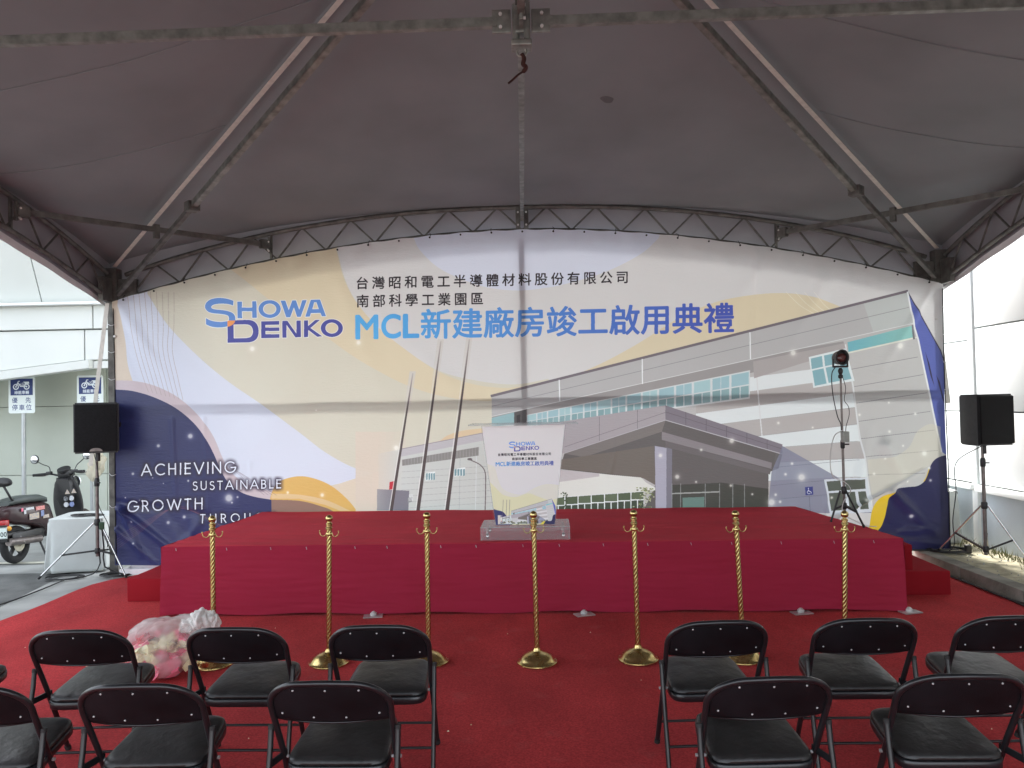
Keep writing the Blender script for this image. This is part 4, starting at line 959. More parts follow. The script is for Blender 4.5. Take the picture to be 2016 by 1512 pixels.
# ------------------------------------------------------------------ the printed backdrop
def seg_d(x, z, a, b):
    ax, az = a; bx, bz = b; dx, dz = bx - ax, bz - az; t = np.clip(((x - ax) * dx + (z - az) * dz) / (dx * dx + dz * dz), 0, 1)
    return np.hypot(x - ax - t * dx, z - az - t * dz), t
def banner_y(x, z):
    """sag and creases of the hanging sheet, metres"""
    y = .006 * np.sin(x * 1.7 + .5 * z) + .004 * np.sin(x * 3.9 + 1.1 * z + 1) + .003 * np.sin(z * 4.2 + x * .6)
    y += .0034 * np.sin(x * 9 + 2 * z + 2 * np.sin(z * 3 + x)) * (.35 + .65 * np.exp(-((z - .5) / .8) ** 2)) + .003 * np.sin(x * 5.3 - 3 * z + np.sin(z * 2.2)) + .0022 * np.sin(x * 17 + 5 * np.sin(z * 1.3 + x * .7)) * np.exp(-((z - 3.1) / .7) ** 2)
    cr = [((-4.5, .74), (-3.75, .14), .030, .030), ((-4.5, .78), (-3.45, .62), .03, -.018), ((-4.52, .5), (-4.1, .13), .025, .022), ((-4.45, .72), (-4.25, .2), .03, .02), ((-3.9, .15), (-3.62, .55), .05, .022), ((-3.9, .7), (-3.65, .3), .06, -.02),
          ((2.95, .28), (4.3, .98), .018, .024), ((3.05, .18), (3.95, .70), .03, -.016), ((3.6, .9), (3.75, 1.5), .06, .016), ((3.9, 1.25), (4.1, .85), .07, .022), ((3.3, .62), (4.2, .22), .05, -.018), ((3.0, .2), (4.4, .35), .035, .018), ((3.5, .3), (4.45, .18), .03, .022), ((3.95, .75), (4.4, .3), .05, .022),
          ((3.2, .15), (3.25, .8), .02, .012), ((3.55, .15), (3.5, .55), .02, .012), ((4.35, 1.6), (4.5, .6), .035, -.02),
          ((4.5, 3.0), (3.9, 2.1), .06, .010), ((4.5, 2.95), (4.1, 1.9), .05, -.008), ((-4.5, 2.95), (-3.9, 2.1), .07, .010), ((-4.5, 2.9), (-4.15, 1.9), .05, -.008), ((3.4, 3.2), (2.8, 2.2), .08, .006), ((2.7, 3.4), (2.2, 2.6), .08, .006),
          ((2.55, 3.4), (2.5, 1.9), .03, .004), ((-3.9, 1.7), (-3.85, .3), .018, .008), ((-3.55, 1.7), (-3.5, .6), .018, .007), ((-3.05, 1.2), (-3.0, .6), .018, .006), ((1.5, 2.3), (1.3, 1.5), .05, .005), ((-2, 3.1), (-1.6, 2.0), .1, .006), ((-.8, 2.0), (-1.6, 2.8), .1, .005), ((.9, 1.0), (1.0, 1.4), .02, .006), ((2.75, 1.2), (2.65, .7), .015, .006)]
    for a, b, w, h in cr:
        d, t = seg_d(x, z, a, b); y -= (1.9 if a[0] < 2.5 else 3.4) * h * np.exp(-(d / w) ** 2) * (1 - .75 * t)
    # pinch at the eyelets along the top
    s = np.abs(x) / TH; zt = low_z_np(s); dd = np.clip((zt - z) / .35, 0, 1); y += .007 * (1 - dd) * np.cos(x * 2 * pi / .335)
    y *= np.clip((4.6 - np.abs(x)) / .03, .3, 1)
    return y
def low_z_np(s): return 3.69 - .70 * s ** 1.87
def backdrop():
    t = thing('printed_backdrop', 'huge printed vinyl backdrop with blue company lettering and a factory picture behind the stage', 'backdrop', (0, YB, 0))
    nu, nv = 420, 170; U, Vv = np.meshgrid(np.linspace(0, 1, nu + 1), np.linspace(0, 1, nv + 1)); x = BX0 + (BX1 - BX0) * U
    ztop = low_z_np(np.abs(x) / TH) + .012 + .006 * np.cos(x * 2 * pi / .335); zb = .10 + .012 * np.sin(x * 2.2) + .02 * (x > 0) * (x / 4.5) ** 2
    z = zb + (ztop - zb) * Vv; x = x - .02 * np.sin(pi * Vv) * (U > .995) + .012 * np.sin(pi * Vv) * (U < .005)
    y = np.minimum(banner_y(x, z), .006)
    mb = MB(); mb.v = [tuple(p) for p in np.c_[x.ravel(), y.ravel(), z.ravel()]]
    n = nu + 1; mb.f = [(j * n + i, j * n + i + 1, (j + 1) * n + i + 1, (j + 1) * n + i) for j in range(nv) for i in range(nu)]
    mb.uv = lambda co: np.c_[(co[:, 0] - BX0) / (BX1 - BX0), (co[:, 2] - BZ0) / (BZ1 - BZ0)]
    mb.build('printed_sheet', print_mat('backdrop_vinyl', backdrop_art(), .34, .085, .35, .45), t, smooth=60)
    for i in range(27):
        xx = -4.42 + i * .34; zz = low_z(abs(xx) / TH) - .012
        MB().tube([(xx, -.022, zz), (xx, -.016, zz)], .011, 8).build('eyelet', M['rubber'], t)
        if i % 2 == 0:
            MB().tube(spline([(xx, -.022, zz), (xx + random.uniform(-.02, .02), -.03, zz + .03), (xx + random.uniform(-.01, .01), .03, zz + .06)], 3), .003, 5).build('tie_cord', M['rubber'], t)
    for sx, x0 in ((-1, BX0), (1, BX1)):
        for zz in (.75, 1.1, 1.45, 1.85, 2.15, 2.45, 2.75):
            MB().tube(spline([(x0 - sx * .03, -.02, zz), (x0 + sx * .01, -.03, zz - .012), (x0 + sx * .06, .01, zz + .008), (x0 + sx * .075, .05, zz)], 4), .0035, 5).build('tie_cord', M['cable_white'], t)
        MB().tube(spline([(x0 - sx * .02, -.012, .12), (x0 - sx * .012, -.012, 1.0), (x0 - sx * .02, -.012, 2.0), (x0 - sx * .01, -.012, 2.95)], 6), .006, 5).build('edge_rope', M['rubber'], t)
backdrop()
# webbing ratchet straps at both corners
tag(MB().bar((-4.56, 8.60, 2.98), (-4.70, 8.62, 2.0), .045, .004, up=(0, 1, 0)).bar((-4.70, 8.62, 2.0), (-4.80, 8.68, 1.2), .045, .004, up=(0, 1, 0)).build('ratchet_strap', M['webbing']), 'beige webbing strap hanging from the left tent corner down behind the loudspeaker', 'strap')
tag(MB().bar((4.52, 8.76, 2.98), (4.62, 8.74, 1.7), .05, .004, up=(0, 1, 0)).build('ratchet_strap', M['webbing']), 'webbing strap at the right tent corner half behind the backdrop edge', 'strap')

# ------------------------------------------------------------------ stage
SFL, SFR, SBR, SBL = V(-3.205, 6.90, 0), V(3.11, 6.68, 0), V(2.84, 8.50, 0), V(-2.88, 8.60, 0); SZ = .605
def stage():
    t = thing('stage', 'low stage platform covered in red cloth with a crimson front skirt', 'stage', (0, 0, 0))
    def top(u, v):
        a = SFL.lerp(SFR, u); b = SBL.lerp(SBR, u); p = a.lerp(b, v)
        p.z = SZ + v * (.062 + (.030 - .062) * u) - .012 * (abs(v - 0) < .001) + .008 * mnoise.noise(Vector((p.x * 1.2, p.y * 5, 0))) + .005 * mnoise.noise(Vector((p.x * 3, p.y * 13, 5)))
        p.z += .012 * exp_(-((p.y - 7.2) / .3) ** 2) * mnoise.noise(Vector((p.x * 2.5, p.y * 12, 9)))
        return p
    MB().grid(top, 160, 60).build('deck_cover', M['stage_top'], t, smooth=60)
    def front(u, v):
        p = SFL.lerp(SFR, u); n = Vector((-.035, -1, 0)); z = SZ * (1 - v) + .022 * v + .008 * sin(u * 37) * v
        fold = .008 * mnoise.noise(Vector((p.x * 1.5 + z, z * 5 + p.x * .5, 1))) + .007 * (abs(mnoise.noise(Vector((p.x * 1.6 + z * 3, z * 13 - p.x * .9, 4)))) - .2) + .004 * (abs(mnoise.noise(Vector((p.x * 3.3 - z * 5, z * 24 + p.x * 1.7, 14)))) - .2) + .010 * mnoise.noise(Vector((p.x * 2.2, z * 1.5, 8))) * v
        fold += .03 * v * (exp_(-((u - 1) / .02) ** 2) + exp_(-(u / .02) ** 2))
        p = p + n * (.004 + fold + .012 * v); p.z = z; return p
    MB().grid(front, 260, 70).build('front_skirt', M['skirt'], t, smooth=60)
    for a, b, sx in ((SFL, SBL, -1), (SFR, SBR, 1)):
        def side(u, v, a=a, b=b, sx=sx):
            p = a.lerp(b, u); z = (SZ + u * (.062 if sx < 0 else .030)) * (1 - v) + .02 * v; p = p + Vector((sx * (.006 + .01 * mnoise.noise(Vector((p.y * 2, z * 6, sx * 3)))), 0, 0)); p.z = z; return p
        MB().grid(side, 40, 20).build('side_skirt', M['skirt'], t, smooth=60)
    MB().prism([(SFL.x + .03, SFL.y + .03), (SFR.x - .03, SFR.y + .03), (SBR.x - .03, SBR.y - .02), (SBL.x + .03, SBL.y - .02)], 'Z', .10, SZ - .03).build('platform', M['galv_dark'], t)
    for x, y in ((-1.34, 6.76), (.446, 6.70), (2.24, 6.64), (3.12, 6.61), (-3.0, 6.98), (-3.0, 8.4), (2.9, 8.3)):
        MB().box((x, y, .014), (.16, .10, .008), rz=random.uniform(-.4, .4)).build('foot_plate', M['silver'], t)
        MB().tube([(x, y + .03, .012), (x, y + .03, .035)], .02, 10).build('jack_leg', M['silver'], t, smooth=50)
        MB().lathe([(.028, 0), (.03, .012), (.012, .03)], (x, y + .02, .018), 12).build('jack_nut', M['bolt'], t, smooth=50)
    for i in range(17):
        u = .03 + i * .058 + random.uniform(-.01, .01); p = SFL.lerp(SFR, u)
        MB().bar((p.x, p.y - .012, SZ - .012), (p.x + .006, p.y - .014, SZ - .034), .004).build('staple', M['rivet'], t)
def exp_(x): return math.exp(x)
stage()

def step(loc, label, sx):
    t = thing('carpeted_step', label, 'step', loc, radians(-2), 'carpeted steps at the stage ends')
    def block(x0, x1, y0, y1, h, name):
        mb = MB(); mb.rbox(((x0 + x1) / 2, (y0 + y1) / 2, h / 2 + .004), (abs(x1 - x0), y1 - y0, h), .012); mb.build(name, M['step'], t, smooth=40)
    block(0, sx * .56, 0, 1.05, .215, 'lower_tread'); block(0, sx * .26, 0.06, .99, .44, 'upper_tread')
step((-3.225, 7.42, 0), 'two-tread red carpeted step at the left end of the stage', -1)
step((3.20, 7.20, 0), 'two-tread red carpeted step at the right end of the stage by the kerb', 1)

# ------------------------------------------------------------------ lectern with poster
def lectern():
    t = thing('lectern', 'clear acrylic lectern with a white event poster on its tapered front', 'lectern', (-.035, 6.88, SZ + .008), radians(-1.5))
    # base tray
    w, d, h, th = .775, .42, .105, .012
    for c, dd in (((0, 0, h / 2), (w, th, h)), ((0, d, h / 2), (w, th, h)), ((-w / 2 + th / 2, d / 2, h / 2), (th, d - th - .004, h)), ((w / 2 - th / 2, d / 2, h / 2), (th, d - th - .004, h))):
        MB().box(c, dd).build('base_side', M['acrylic'], t)
    MB().rbox((0, d / 2, h + .006), (w, d + .012, .010), .003).build('base_top', M['frost'], t)
    for x in (-.33, .33):
        for y in (.06, .36):
            MB().tube([(x, y, .096), (x, y, .05)], .012, 10).tube([(x - .012, y, .026), (x + .012, y, .026)], .024, 14).build('caster', M['chrome'], t, smooth=50)
    zb, zt = .118, .985
    def wid(z): return .257 + (.364 - .257) * (z - zb) / (zt - zb)
    mb = MB(); mb.add([(-wid(zb), .095, zb), (wid(zb), .095, zb), (wid(zt), .095, zt), (-wid(zt), .095, zt), (-wid(zb), .10, zb), (wid(zb), .10, zb), (wid(zt), .10, zt), (-wid(zt), .10, zt)],
                      [(0, 1, 2, 3), (7, 6, 5, 4), (0, 4, 5, 1), (3, 2, 6, 7), (0, 3, 7, 4), (1, 5, 6, 2)])
    # poster layout: 225 units per metre
    mb.uv = lambda co: np.c_[((co[:, 0]) * 225 + 1032.5 - 945) / 173.08, ((co[:, 2] - zb) * 228 + 4) / 206]
    mb.build('poster', print_mat('lectern_poster', poster_art(), .35), t)
    for sx in (-1, 1):
        MB().add([(sx * (wid(zb) + .004), .09, zb), (sx * (wid(zt) + .004), .09, zt), (sx * (wid(zt) + .004), .42, zt - .02), (sx * (wid(zb) + .004), .36, zb)], [(0, 1, 2, 3)]).build('side_panel', M['acrylic'], t, solid=.008)
    MB().rbox((0, .22, zt + .012), (.96, .42, .013), .003).build('top_board', M['frost'], t)
lectern()

# ------------------------------------------------------------------ stanchions
def stanchion():
    t = thing('stanchion', 'x', 'stanchion', (0, 0, 0), 0, 'brass stanchions lined up in front of the stage')
    pr = [(.138, 0), (.142, .004), (.141, .010), (.132, .014), (.126, .018), (.118, .030), (.104, .046), (.084, .060), (.060, .070), (.042, .074), (.030, .080), (.024, .092), (.022, .10)]
    MB().lathe(pr, n=48).build('base', M['brass'], t, smooth=35)
    n, rings = 28, 170; mb = MB(); H = .84
    for j in range(rings + 1):
        z = .095 + H * j / rings
        for i in range(n):
            a = 2 * pi * i / n; w = cos(5 * a - z * 2 * pi * 5 / .16)
            r = .0165 + .0022 * (1 - abs(w)) * 1.0 + .0012 * w
            mb.v.append((r * cos(a), r * sin(a), z))
    mb.f = [(j * n + i, j * n + (i + 1) % n, (j + 1) * n + (i + 1) % n, (j + 1) * n + i) for j in range(rings) for i in range(n)]
    mb.build('pole', M['brass'], t, smooth=60)
    MB().lathe([(.019, .925), (.024, .93), (.024, .94), (.020, .944), (.020, .958), (.023, .962), (.023, .970), (.013, .976), (.011, .984)], n=24).build('collar', M['brass'], t, smooth=35)
    MB().lathe([(.001, .975)] + [(.026 * sin(a), 1.003 - .026 * cos(a)) for a in [pi * i / 14 for i in range(1, 14)]] + [(.001, 1.03)], n=24).build('ball', M['brass'], t, smooth=60)
    MB().lathe([(.0205, .885), (.0225, .888), (.0225, .902), (.0205, .905)], n=24).build('hook_ring', M['brass'], t, smooth=40)
    for sx in (-1, 1):
        P = spline([(sx * .02, 0, .905), (sx * .028, 0, .885), (sx * .045, 0, .878), (sx * .062, 0, .886), (sx * .070, 0, .903), (sx * .069, 0, .914)], 5)
        MB().tube(P, .0033, 8).tube([(sx * .069, 0, .912), (sx * .069, 0, .919)], .0052, 8).build('hook', M['brass'], t, smooth=50)
    return t
SP = [(-2.233, 5.569, .0, 1.02, 'leftmost brass stanchion, its pole rising out of the tied plastic bag', .10), (-1.422, 5.563, .016, 1.012, 'second brass stanchion from the left, behind the gap between two chairs', -.15), (-.724, 5.551, .004, 1.02, 'brass stanchion just left of the lectern, its base half behind a chair back', .12),
      (.031, 5.504, -.006, 1.02, 'brass stanchion standing directly in front of the lectern', .05), (.73, 5.534, -.010, 1.012, 'brass stanchion right of the lectern with its whole base in view', .0), (1.447, 5.51, -.030, 1.0, 'brass stanchion leaning left behind the first chair right of the aisle', .08), (2.133, 5.498, .030, .985, 'rightmost brass stanchion, in line with the lamp stand on the stage', .02)]
s0 = stanchion()
for i, (x, y, lean, sc, lb, rz) in enumerate(SP):
    o = s0 if i == 0 else dup(s0)
    o.location = (x, y, .010); o.rotation_euler = (0, lean, rz); o.scale = (1, 1, sc * .99); o['label'] = lb
bpy.context.view_layer.update()

# ------------------------------------------------------------------ folding chairs
def chair():
    t = thing('folding_chair', 'x', 'chair', (0, 0, 0), 0, 'black folding chairs facing the stage')
    W = .235
    # side profile of the main tube: y (forward +), z
    def prof(z): return -.245 + (.75 - z) * (.375 / .75)
    def yb(x): return -.030 * (1 - (x / W) ** 2)
    P = [(-W, prof(.012), .012), (-W, prof(.20), .20), (-W, prof(.42), .42), (-W - .004, prof(.55), .55), (-W - .006, prof(.62), .62)]
    R = .155; zt = .756; Wt = W + .006
    for a in [pi - i * (pi / 2) / 9 for i in range(10)]:
        x = -Wt + R + R * cos(a); z = zt - R * .78 + R * .78 * sin(a); P.append((x, prof(z) + yb(x), z))
    for i in range(1, 6): x = -Wt + R + (2 * Wt - 2 * R) * i / 6; P.append((x, prof(zt) + yb(x), zt + .003 * sin(pi * i / 6)))
    for a in [pi / 2 - i * (pi / 2) / 9 for i in range(10)]:
        x = Wt - R + R * cos(a); z = zt - R * .78 + R * .78 * sin(a); P.append((x, prof(z) + yb(x), z))
    P += [(W + .006, prof(.62), .62), (W + .004, prof(.55), .55), (W, prof(.42), .42), (W, prof(.20), .20), (W, prof(.012), .012)]
    MB().tube(P, .0128, 12).build('main_frame', M['chair_frame'], t, smooth=60)
    # backrest plate, rolled lower edge
    def bk(u, v):
        x = (u * 2 - 1) * (Wt - .008); ax = abs(x); zl = .572 - .012 * (1 - (x / Wt) ** 2)
        zh = zt - .004 if ax < Wt - R else zt - R * .78 + R * .78 * sqrt(max(0, 1 - ((ax - (Wt - R)) / R) ** 2)) - .004
        z = zl + (max(zh, .60) - zl) * v; return (x, prof(z) + yb(x) + .004 - .010 * sin(pi * v) * (1 - (x / Wt) ** 4), z)
    MB().grid(bk, 40, 14).build('backrest', M['chair_back'], t, smooth=60, solid=.006)
    MB().tube([(x, prof(.56) + yb(x) + .004, .570 - .012 * (1 - (x / Wt) ** 2)) for x in [-Wt + .006 + i * (2 * Wt - .012) / 16 for i in range(17)]], .0055, 8).build('backrest_lip', M['chair_frame'], t, smooth=60)
    for x, z in ((-.13, .722), (0, .724), (.13, .722), (-.195, .602), (-.065, .588), (.065, .588), (.195, .602)):
        y = prof(z) + yb(x) - .005; MB().lathe([(.0046, 0), (.0036, .002), (.001, .003)], (x, y, z), 8, Matrix.Rotation(pi / 2, 3, 'X')).build('rivet', M['rivet'], t, smooth=60)
    # rear legs with capped tops, and front foot caps
    for sx in (-1, 1):
        MB().tube([(sx * (W + .024), -.135, .525), (sx * (W + .024), -.150, .44), (sx * (W + .025), -.262, .012)], .0115, 10).build('rear_leg', M['chair_frame'], t, smooth=50)
        MB().tube([(sx * (W + .024), -.1365, .515), (sx * (W + .024), -.134, .532)], .0125, 10).build('leg_cap', M['rubber'], t, smooth=50)
        MB().tube([(sx * (W + .025), -.2595, .022), (sx * (W + .0255), -.2655, -.002)], .0145, 10).build('foot', M['rubber'], t, smooth=50)
        MB().tube([(sx * W, prof(.024), .024), (sx * W, prof(0), 0)], .0155, 10).build('foot', M['rubber'], t, smooth=50)
        MB().bar((sx * (W - .008), -.04, .375), (sx * (W + .028), -.165, .37), .006, .03).build('hinge_link', M['chair_frame'], t)
        MB().tube([(sx * (W - .022), prof(.36), .36), (sx * (W + .02), prof(.36), .36)], .008, 8).build('pivot', M['rivet'], t, smooth=50)
    MB().tube([(-W, prof(.14), .14), (W, prof(.14), .14)], .0075, 8).build('front_stretcher', M['chair_frame'], t, smooth=50)
    MB().tube([(-W - .022, -.230, .135), (W + .022, -.230, .135)], .0075, 8).build('rear_stretcher', M['chair_frame'], t, smooth=50)
    # seat: rounded trapezoid pan and cushion
    def outline(k, n=56):
        out = []
        for i in range(n):
            a = 2 * pi * i / n; c, s_ = cos(a), sin(a); e = .30
            x = math.copysign(abs(c) ** e, c); y = math.copysign(abs(s_) ** e, s_)
            w = .205 + .010 * y * -1 + 0.0; out.append((x * w * k if k < 1.2 else x * w, y * .195 * k))
        return out
    def slab(levels, name, m_):
        mb = MB(); n = 56
        for k, z in levels:
            for x, y in outline(k): mb.v.append((x, y + .055, z - .052 + (y) * .13))
        for j in range(len(levels) - 1):
            for i in range(n): mb.f.append((j * n + i, j * n + (i + 1) % n, (j + 1) * n + (i + 1) % n, (j + 1) * n + i))
        mb.f.append(tuple(range(n))[::-1]); L_ = len(levels) - 1; mb.f.append(tuple(L_ * n + i for i in range(n)))
        return mb.build(name, m_, t, smooth=60)
    slab([(.94, .392), (.985, .392), (1.0, .396), (1.0, .428), (.985, .431), (.9, .431)], 'seat_pan', M['chair_frame'])
    slab([(.955, .432), (.985, .438), (.975, .448), (.93, .457), (.84, .463), (.65, .468), (.4, .471), (.1, .472)], 'seat_cushion', M['leather'])
    return t
CH = [(-2.24, 4.10, .02, 'far row black folding chair just in front of the plastic bag, its back corner nearest the bag side'),
      (-1.455, 4.10, .01, 'x'), (-.755, 4.10, -.02, 'x'), (.875, 4.08, .015, 'x'), (1.6, 4.08, .0, 'x'), (2.276, 4.08, -.01, 'x'), (-3.07, 4.12, .0, 'x'),
      (-1.577, 3.36, .0, 'x'), (-.815, 3.36, .0, 'x'), (.895, 3.33, .01, 'x'), (1.65, 3.33, -.01, 'x'), (-2.27, 3.36, .0, 'x')]
CL_ = ['black folding chair in the far row whose seat is left of the plastic bag', 'black folding chair in the far row overlapping the right side of the plastic bag', 'black folding chair in the far row left of the aisle, beside the third stanchion', 'black folding chair in the far row first right of the aisle, by the leaning stanchion',
       'middle of the three right-hand folding chairs in the far row', 'far row black folding chair cut off by the right edge of the picture', 'far row black folding chair of which only a seat corner shows at the left edge',
       'near row black folding chair second from the left edge of the picture', 'near row black folding chair just left of the aisle', 'near row black folding chair just right of the aisle', 'near row black folding chair nearest the right edge of the picture', 'near row black folding chair cut off by the left edge of the picture']
c0 = chair()
for i, ((x, y, rz, _), lb) in enumerate(zip(CH, CL_)):
    o = c0 if i == 0 else dup(c0)
    o.location = (x, y, .012); o.rotation_euler = (0, 0, rz + [.02, -.035, .01, .03, -.015, .02, 0, .015, -.03, .025, -.02, .03][i]); o['label'] = lb
    o.scale = (1.0, 1.0, .955 if i < 7 else .945)

# ------------------------------------------------------------------ loudspeakers on tripods
def tripod(name, label, c, z0, feet, htop, coll=.55, low=.22, m_leg=None, pole_r=.018):
    t = thing(name, label, 'stand', (c[0], c[1], z0)); m_leg = m_leg or M['chrome']
    MB().tube([(0, 0, low - .06), (0, 0, coll + .45)], pole_r, 14).build('pole', M['pole_steel'], t, smooth=50)
    MB().tube([(0, 0, coll + .43), (0, 0, htop)], pole_r * .8, 12).build('inner_pole', M['pole_steel'], t, smooth=50)
    MB().lathe([(pole_r + .006, -.03), (pole_r + .012, -.02), (pole_r + .012, .03), (pole_r + .004, .04)], (0, 0, coll), 16).build('leg_collar', M['black_plastic'], t, smooth=40)
    MB().lathe([(pole_r + .005, -.03), (pole_r + .010, -.02), (pole_r + .010, .02), (pole_r + .004, .03)], (0, 0, low), 16).build('lower_collar', M['black_plastic'], t, smooth=40)
    MB().lathe([(pole_r + .003, -.04), (pole_r + .008, -.03), (pole_r + .008, .03), (pole_r + .0, .05)], (0, 0, coll + .43), 16).build('clamp', M['black_plastic'], t, smooth=40)
    MB().tube([(0, -.01, coll + .43), (.05, -.03, coll + .43)], .007, 8).build('clamp_knob', M['black_plastic'], t, smooth=40)
    for fx, fy in feet:
        a = Vector((fx - c[0], fy - c[1], .0)); d = a.normalized(); p0 = d * .035 + Vector((0, 0, coll)); p1 = Vector((a.x, a.y, .012))
        MB().tube([p0, p1], .0095, 8).build('leg', m_leg, t, smooth=50)
        MB().tube([p1.lerp(p0, .0), p1.lerp(p0, .05)], .012, 8).build('rubber_foot', M['rubber'], t, smooth=50)
        q = p0.lerp(p1, .58); MB().bar(d * .025 + Vector((0, 0, low)), q, .022, .018).build('strut', M['black_plastic'], t)
    return t

def speaker(label, loc, rz, w, h, d, hexa=False, badge=True):
    t = thing('loudspeaker', label, 'loudspeaker', loc, rz, 'black loudspeakers on tripod stands')
    pl = [(-w / 2, -d / 2), (w / 2, -d / 2), (w / 2 * .97, -d / 2 + d * .45), (w / 2 * .62, d / 2), (-w / 2 * .62, d / 2), (-w / 2 * .97, -d / 2 + d * .45)]
    MB().prism(pl, 'Z', 0, h).build('cabinet', M['black_plastic'], t, bevel=.014, smooth=40)
    MB().rbox((0, -d / 2 - .008, h / 2), (w * .93, .022, h * .93), .010).build('grille', M['grille'], t, smooth=40)
    if badge:
        MB().prism([(x, .022 + (z - .022) * .55) for x, z in arc((0, .022), .062, 0, pi, 14)], 'Y', -d / 2 - .026, -d / 2 - .020).build('badge', M['pole_steel'], t)
    MB().tube([(0, 0, -.09), (0, 0, .0)], .024, 12).build('pole_socket', M['black_plastic'], t, smooth=50)
    MB().rbox((w / 2 * .98, .02, h * .55), (.02, .12, .05), .006).build('handle', M['rubber'], t)
    return t
tripod('speaker_stand', 'chrome legged tripod speaker stand beside the white draped table at left', (-4.635, 8.50), 0, [(-5.27, 8.49), (-4.31, 8.47), (-4.66, 8.98)], 1.36, .60, .30)
speaker('black loudspeaker with a silver badge, left of the backdrop', (-4.60, 8.46, 1.355), radians(22), .43, .535, .28)
tripod('speaker_stand', 'chrome legged tripod speaker stand on the dirt strip by the white wall', (4.56, 8.02), .115, [(4.36, 8.56), (4.86, 7.78), (4.80, 8.40)], 1.20, .56, .13)
speaker('black angled loudspeaker without badge in front of the white wall at right', (4.575, 8.02, 1.285), radians(14), .42, .505, .33, badge=False)

# ------------------------------------------------------------------ lamp on a stand on the stage
def lamp():
    z0 = SZ + .018; c = (2.93, 7.42)
    t = tripod('lamp_stand', 'thin black tripod lamp stand on the right end of the stage', c, z0, [(2.80, 7.42), (2.97, 7.10), (3.02, 7.66)], 1.36, .30, .16, M['black_plastic'], .012)
    for ch in t.children:
        pass
    MB().rbox((.012, -.03, .80), (.062, .05, .10), .008, rz=.3).build('ballast_box', M['green_box'], t, smooth=40)
    MB().lathe([(.012, 1.34), (.022, 1.35), (.022, 1.37), (.012, 1.38), (.018, 1.39), (.024, 1.41), (.018, 1.43), (.010, 1.44)], n=14).build('ball_head', M['black_plastic'], t, smooth=50)
    h = thing('stage_lamp', 'round black stage lamp with a reddish lens on top of the thin stand', 'lamp', (c[0], c[1], z0 + 1.44))
    # yoke, body, lens
    MB().rbox((0, 0, .012), (.13, .05, .018), .004).build('yoke', M['black_plastic'], h)
    for sx in (-1, 1): MB().rbox((sx * .066, 0, .045), (.008, .03, .08), .003, rz=0).build('yoke_arm', M['black_plastic'], h)
    pr = [(.02, .09), (.045, .085), (.052, .05), (.055, .0), (.060, -.05), (.062, -.058), (.050, -.056), (.040, -.03)]
    MB().lathe([(r, -y) for r, y in pr][::-1], (0, 0, .095), 28, Matrix.Diagonal((1.0, 1.0, 1.2)) @ Matrix.Rotation(pi / 2, 3, 'X') @ Matrix.Diagonal((1, 1, 1))).build('housing', M['black_plastic'], h, smooth=50)
    MB().lathe([(.04, 0), (.03, .006), (.012, .010), (.001, .011)], (0, -.035, .092), 24, Matrix.Rotation(pi / 2, 3, 'X')).build('lens', mat('lamp_lens', (.10, .03, .028), .15), h, smooth=60)
    for x, z in ((-.03, .13), (.03, .13), (0, .05)): MB().rbox((x, -.058, z), (.02, .006, .012), .002).build('clip', M['rubber'], h)
    def cb(name, pts, r, m_, lb): tag(MB().tube(spline([(c[0] + a, c[1] + b, z0 + d) for a, b, d in pts], 7), r, 6).build(name, m_, smooth=60), lb, 'cable')
    cb('lamp_cable', [(-.045, 0, 1.45), (-.085, -.01, 1.38), (-.085, -.02, 1.2), (-.05, -.02, 1.0), (-.02, -.02, .92), (-.016, -.02, .85)], .0045, M['cable'], 'black cable looping from the stage lamp down to the middle of its stand')
    cb('lamp_cable', [(.01, -.02, 1.36), (.035, -.02, 1.25), (.02, -.02, 1.14), (.055, -.02, 1.08), (.06, -.02, 1.0), (.03, -.02, .90), (.02, -.03, .85)], .0032, M['cable'], 'thin dark wire coiled down the upper part of the lamp stand')
    cb('lamp_cable', [(-.01, -.03, .86), (-.09, -.03, .80), (-.13, -.03, .60), (-.11, -.03, .44), (0, -.03, .38), (.05, -.03, .30), (-.02, -.03, .20), (-.04, -.06, .10), (.02, -.12, .05), (.10, -.22, .01), (.16, -.3, .012)], .0042, M['cable_white'], 'pale cable looping from the ballast box to the stage floor')
lamp()

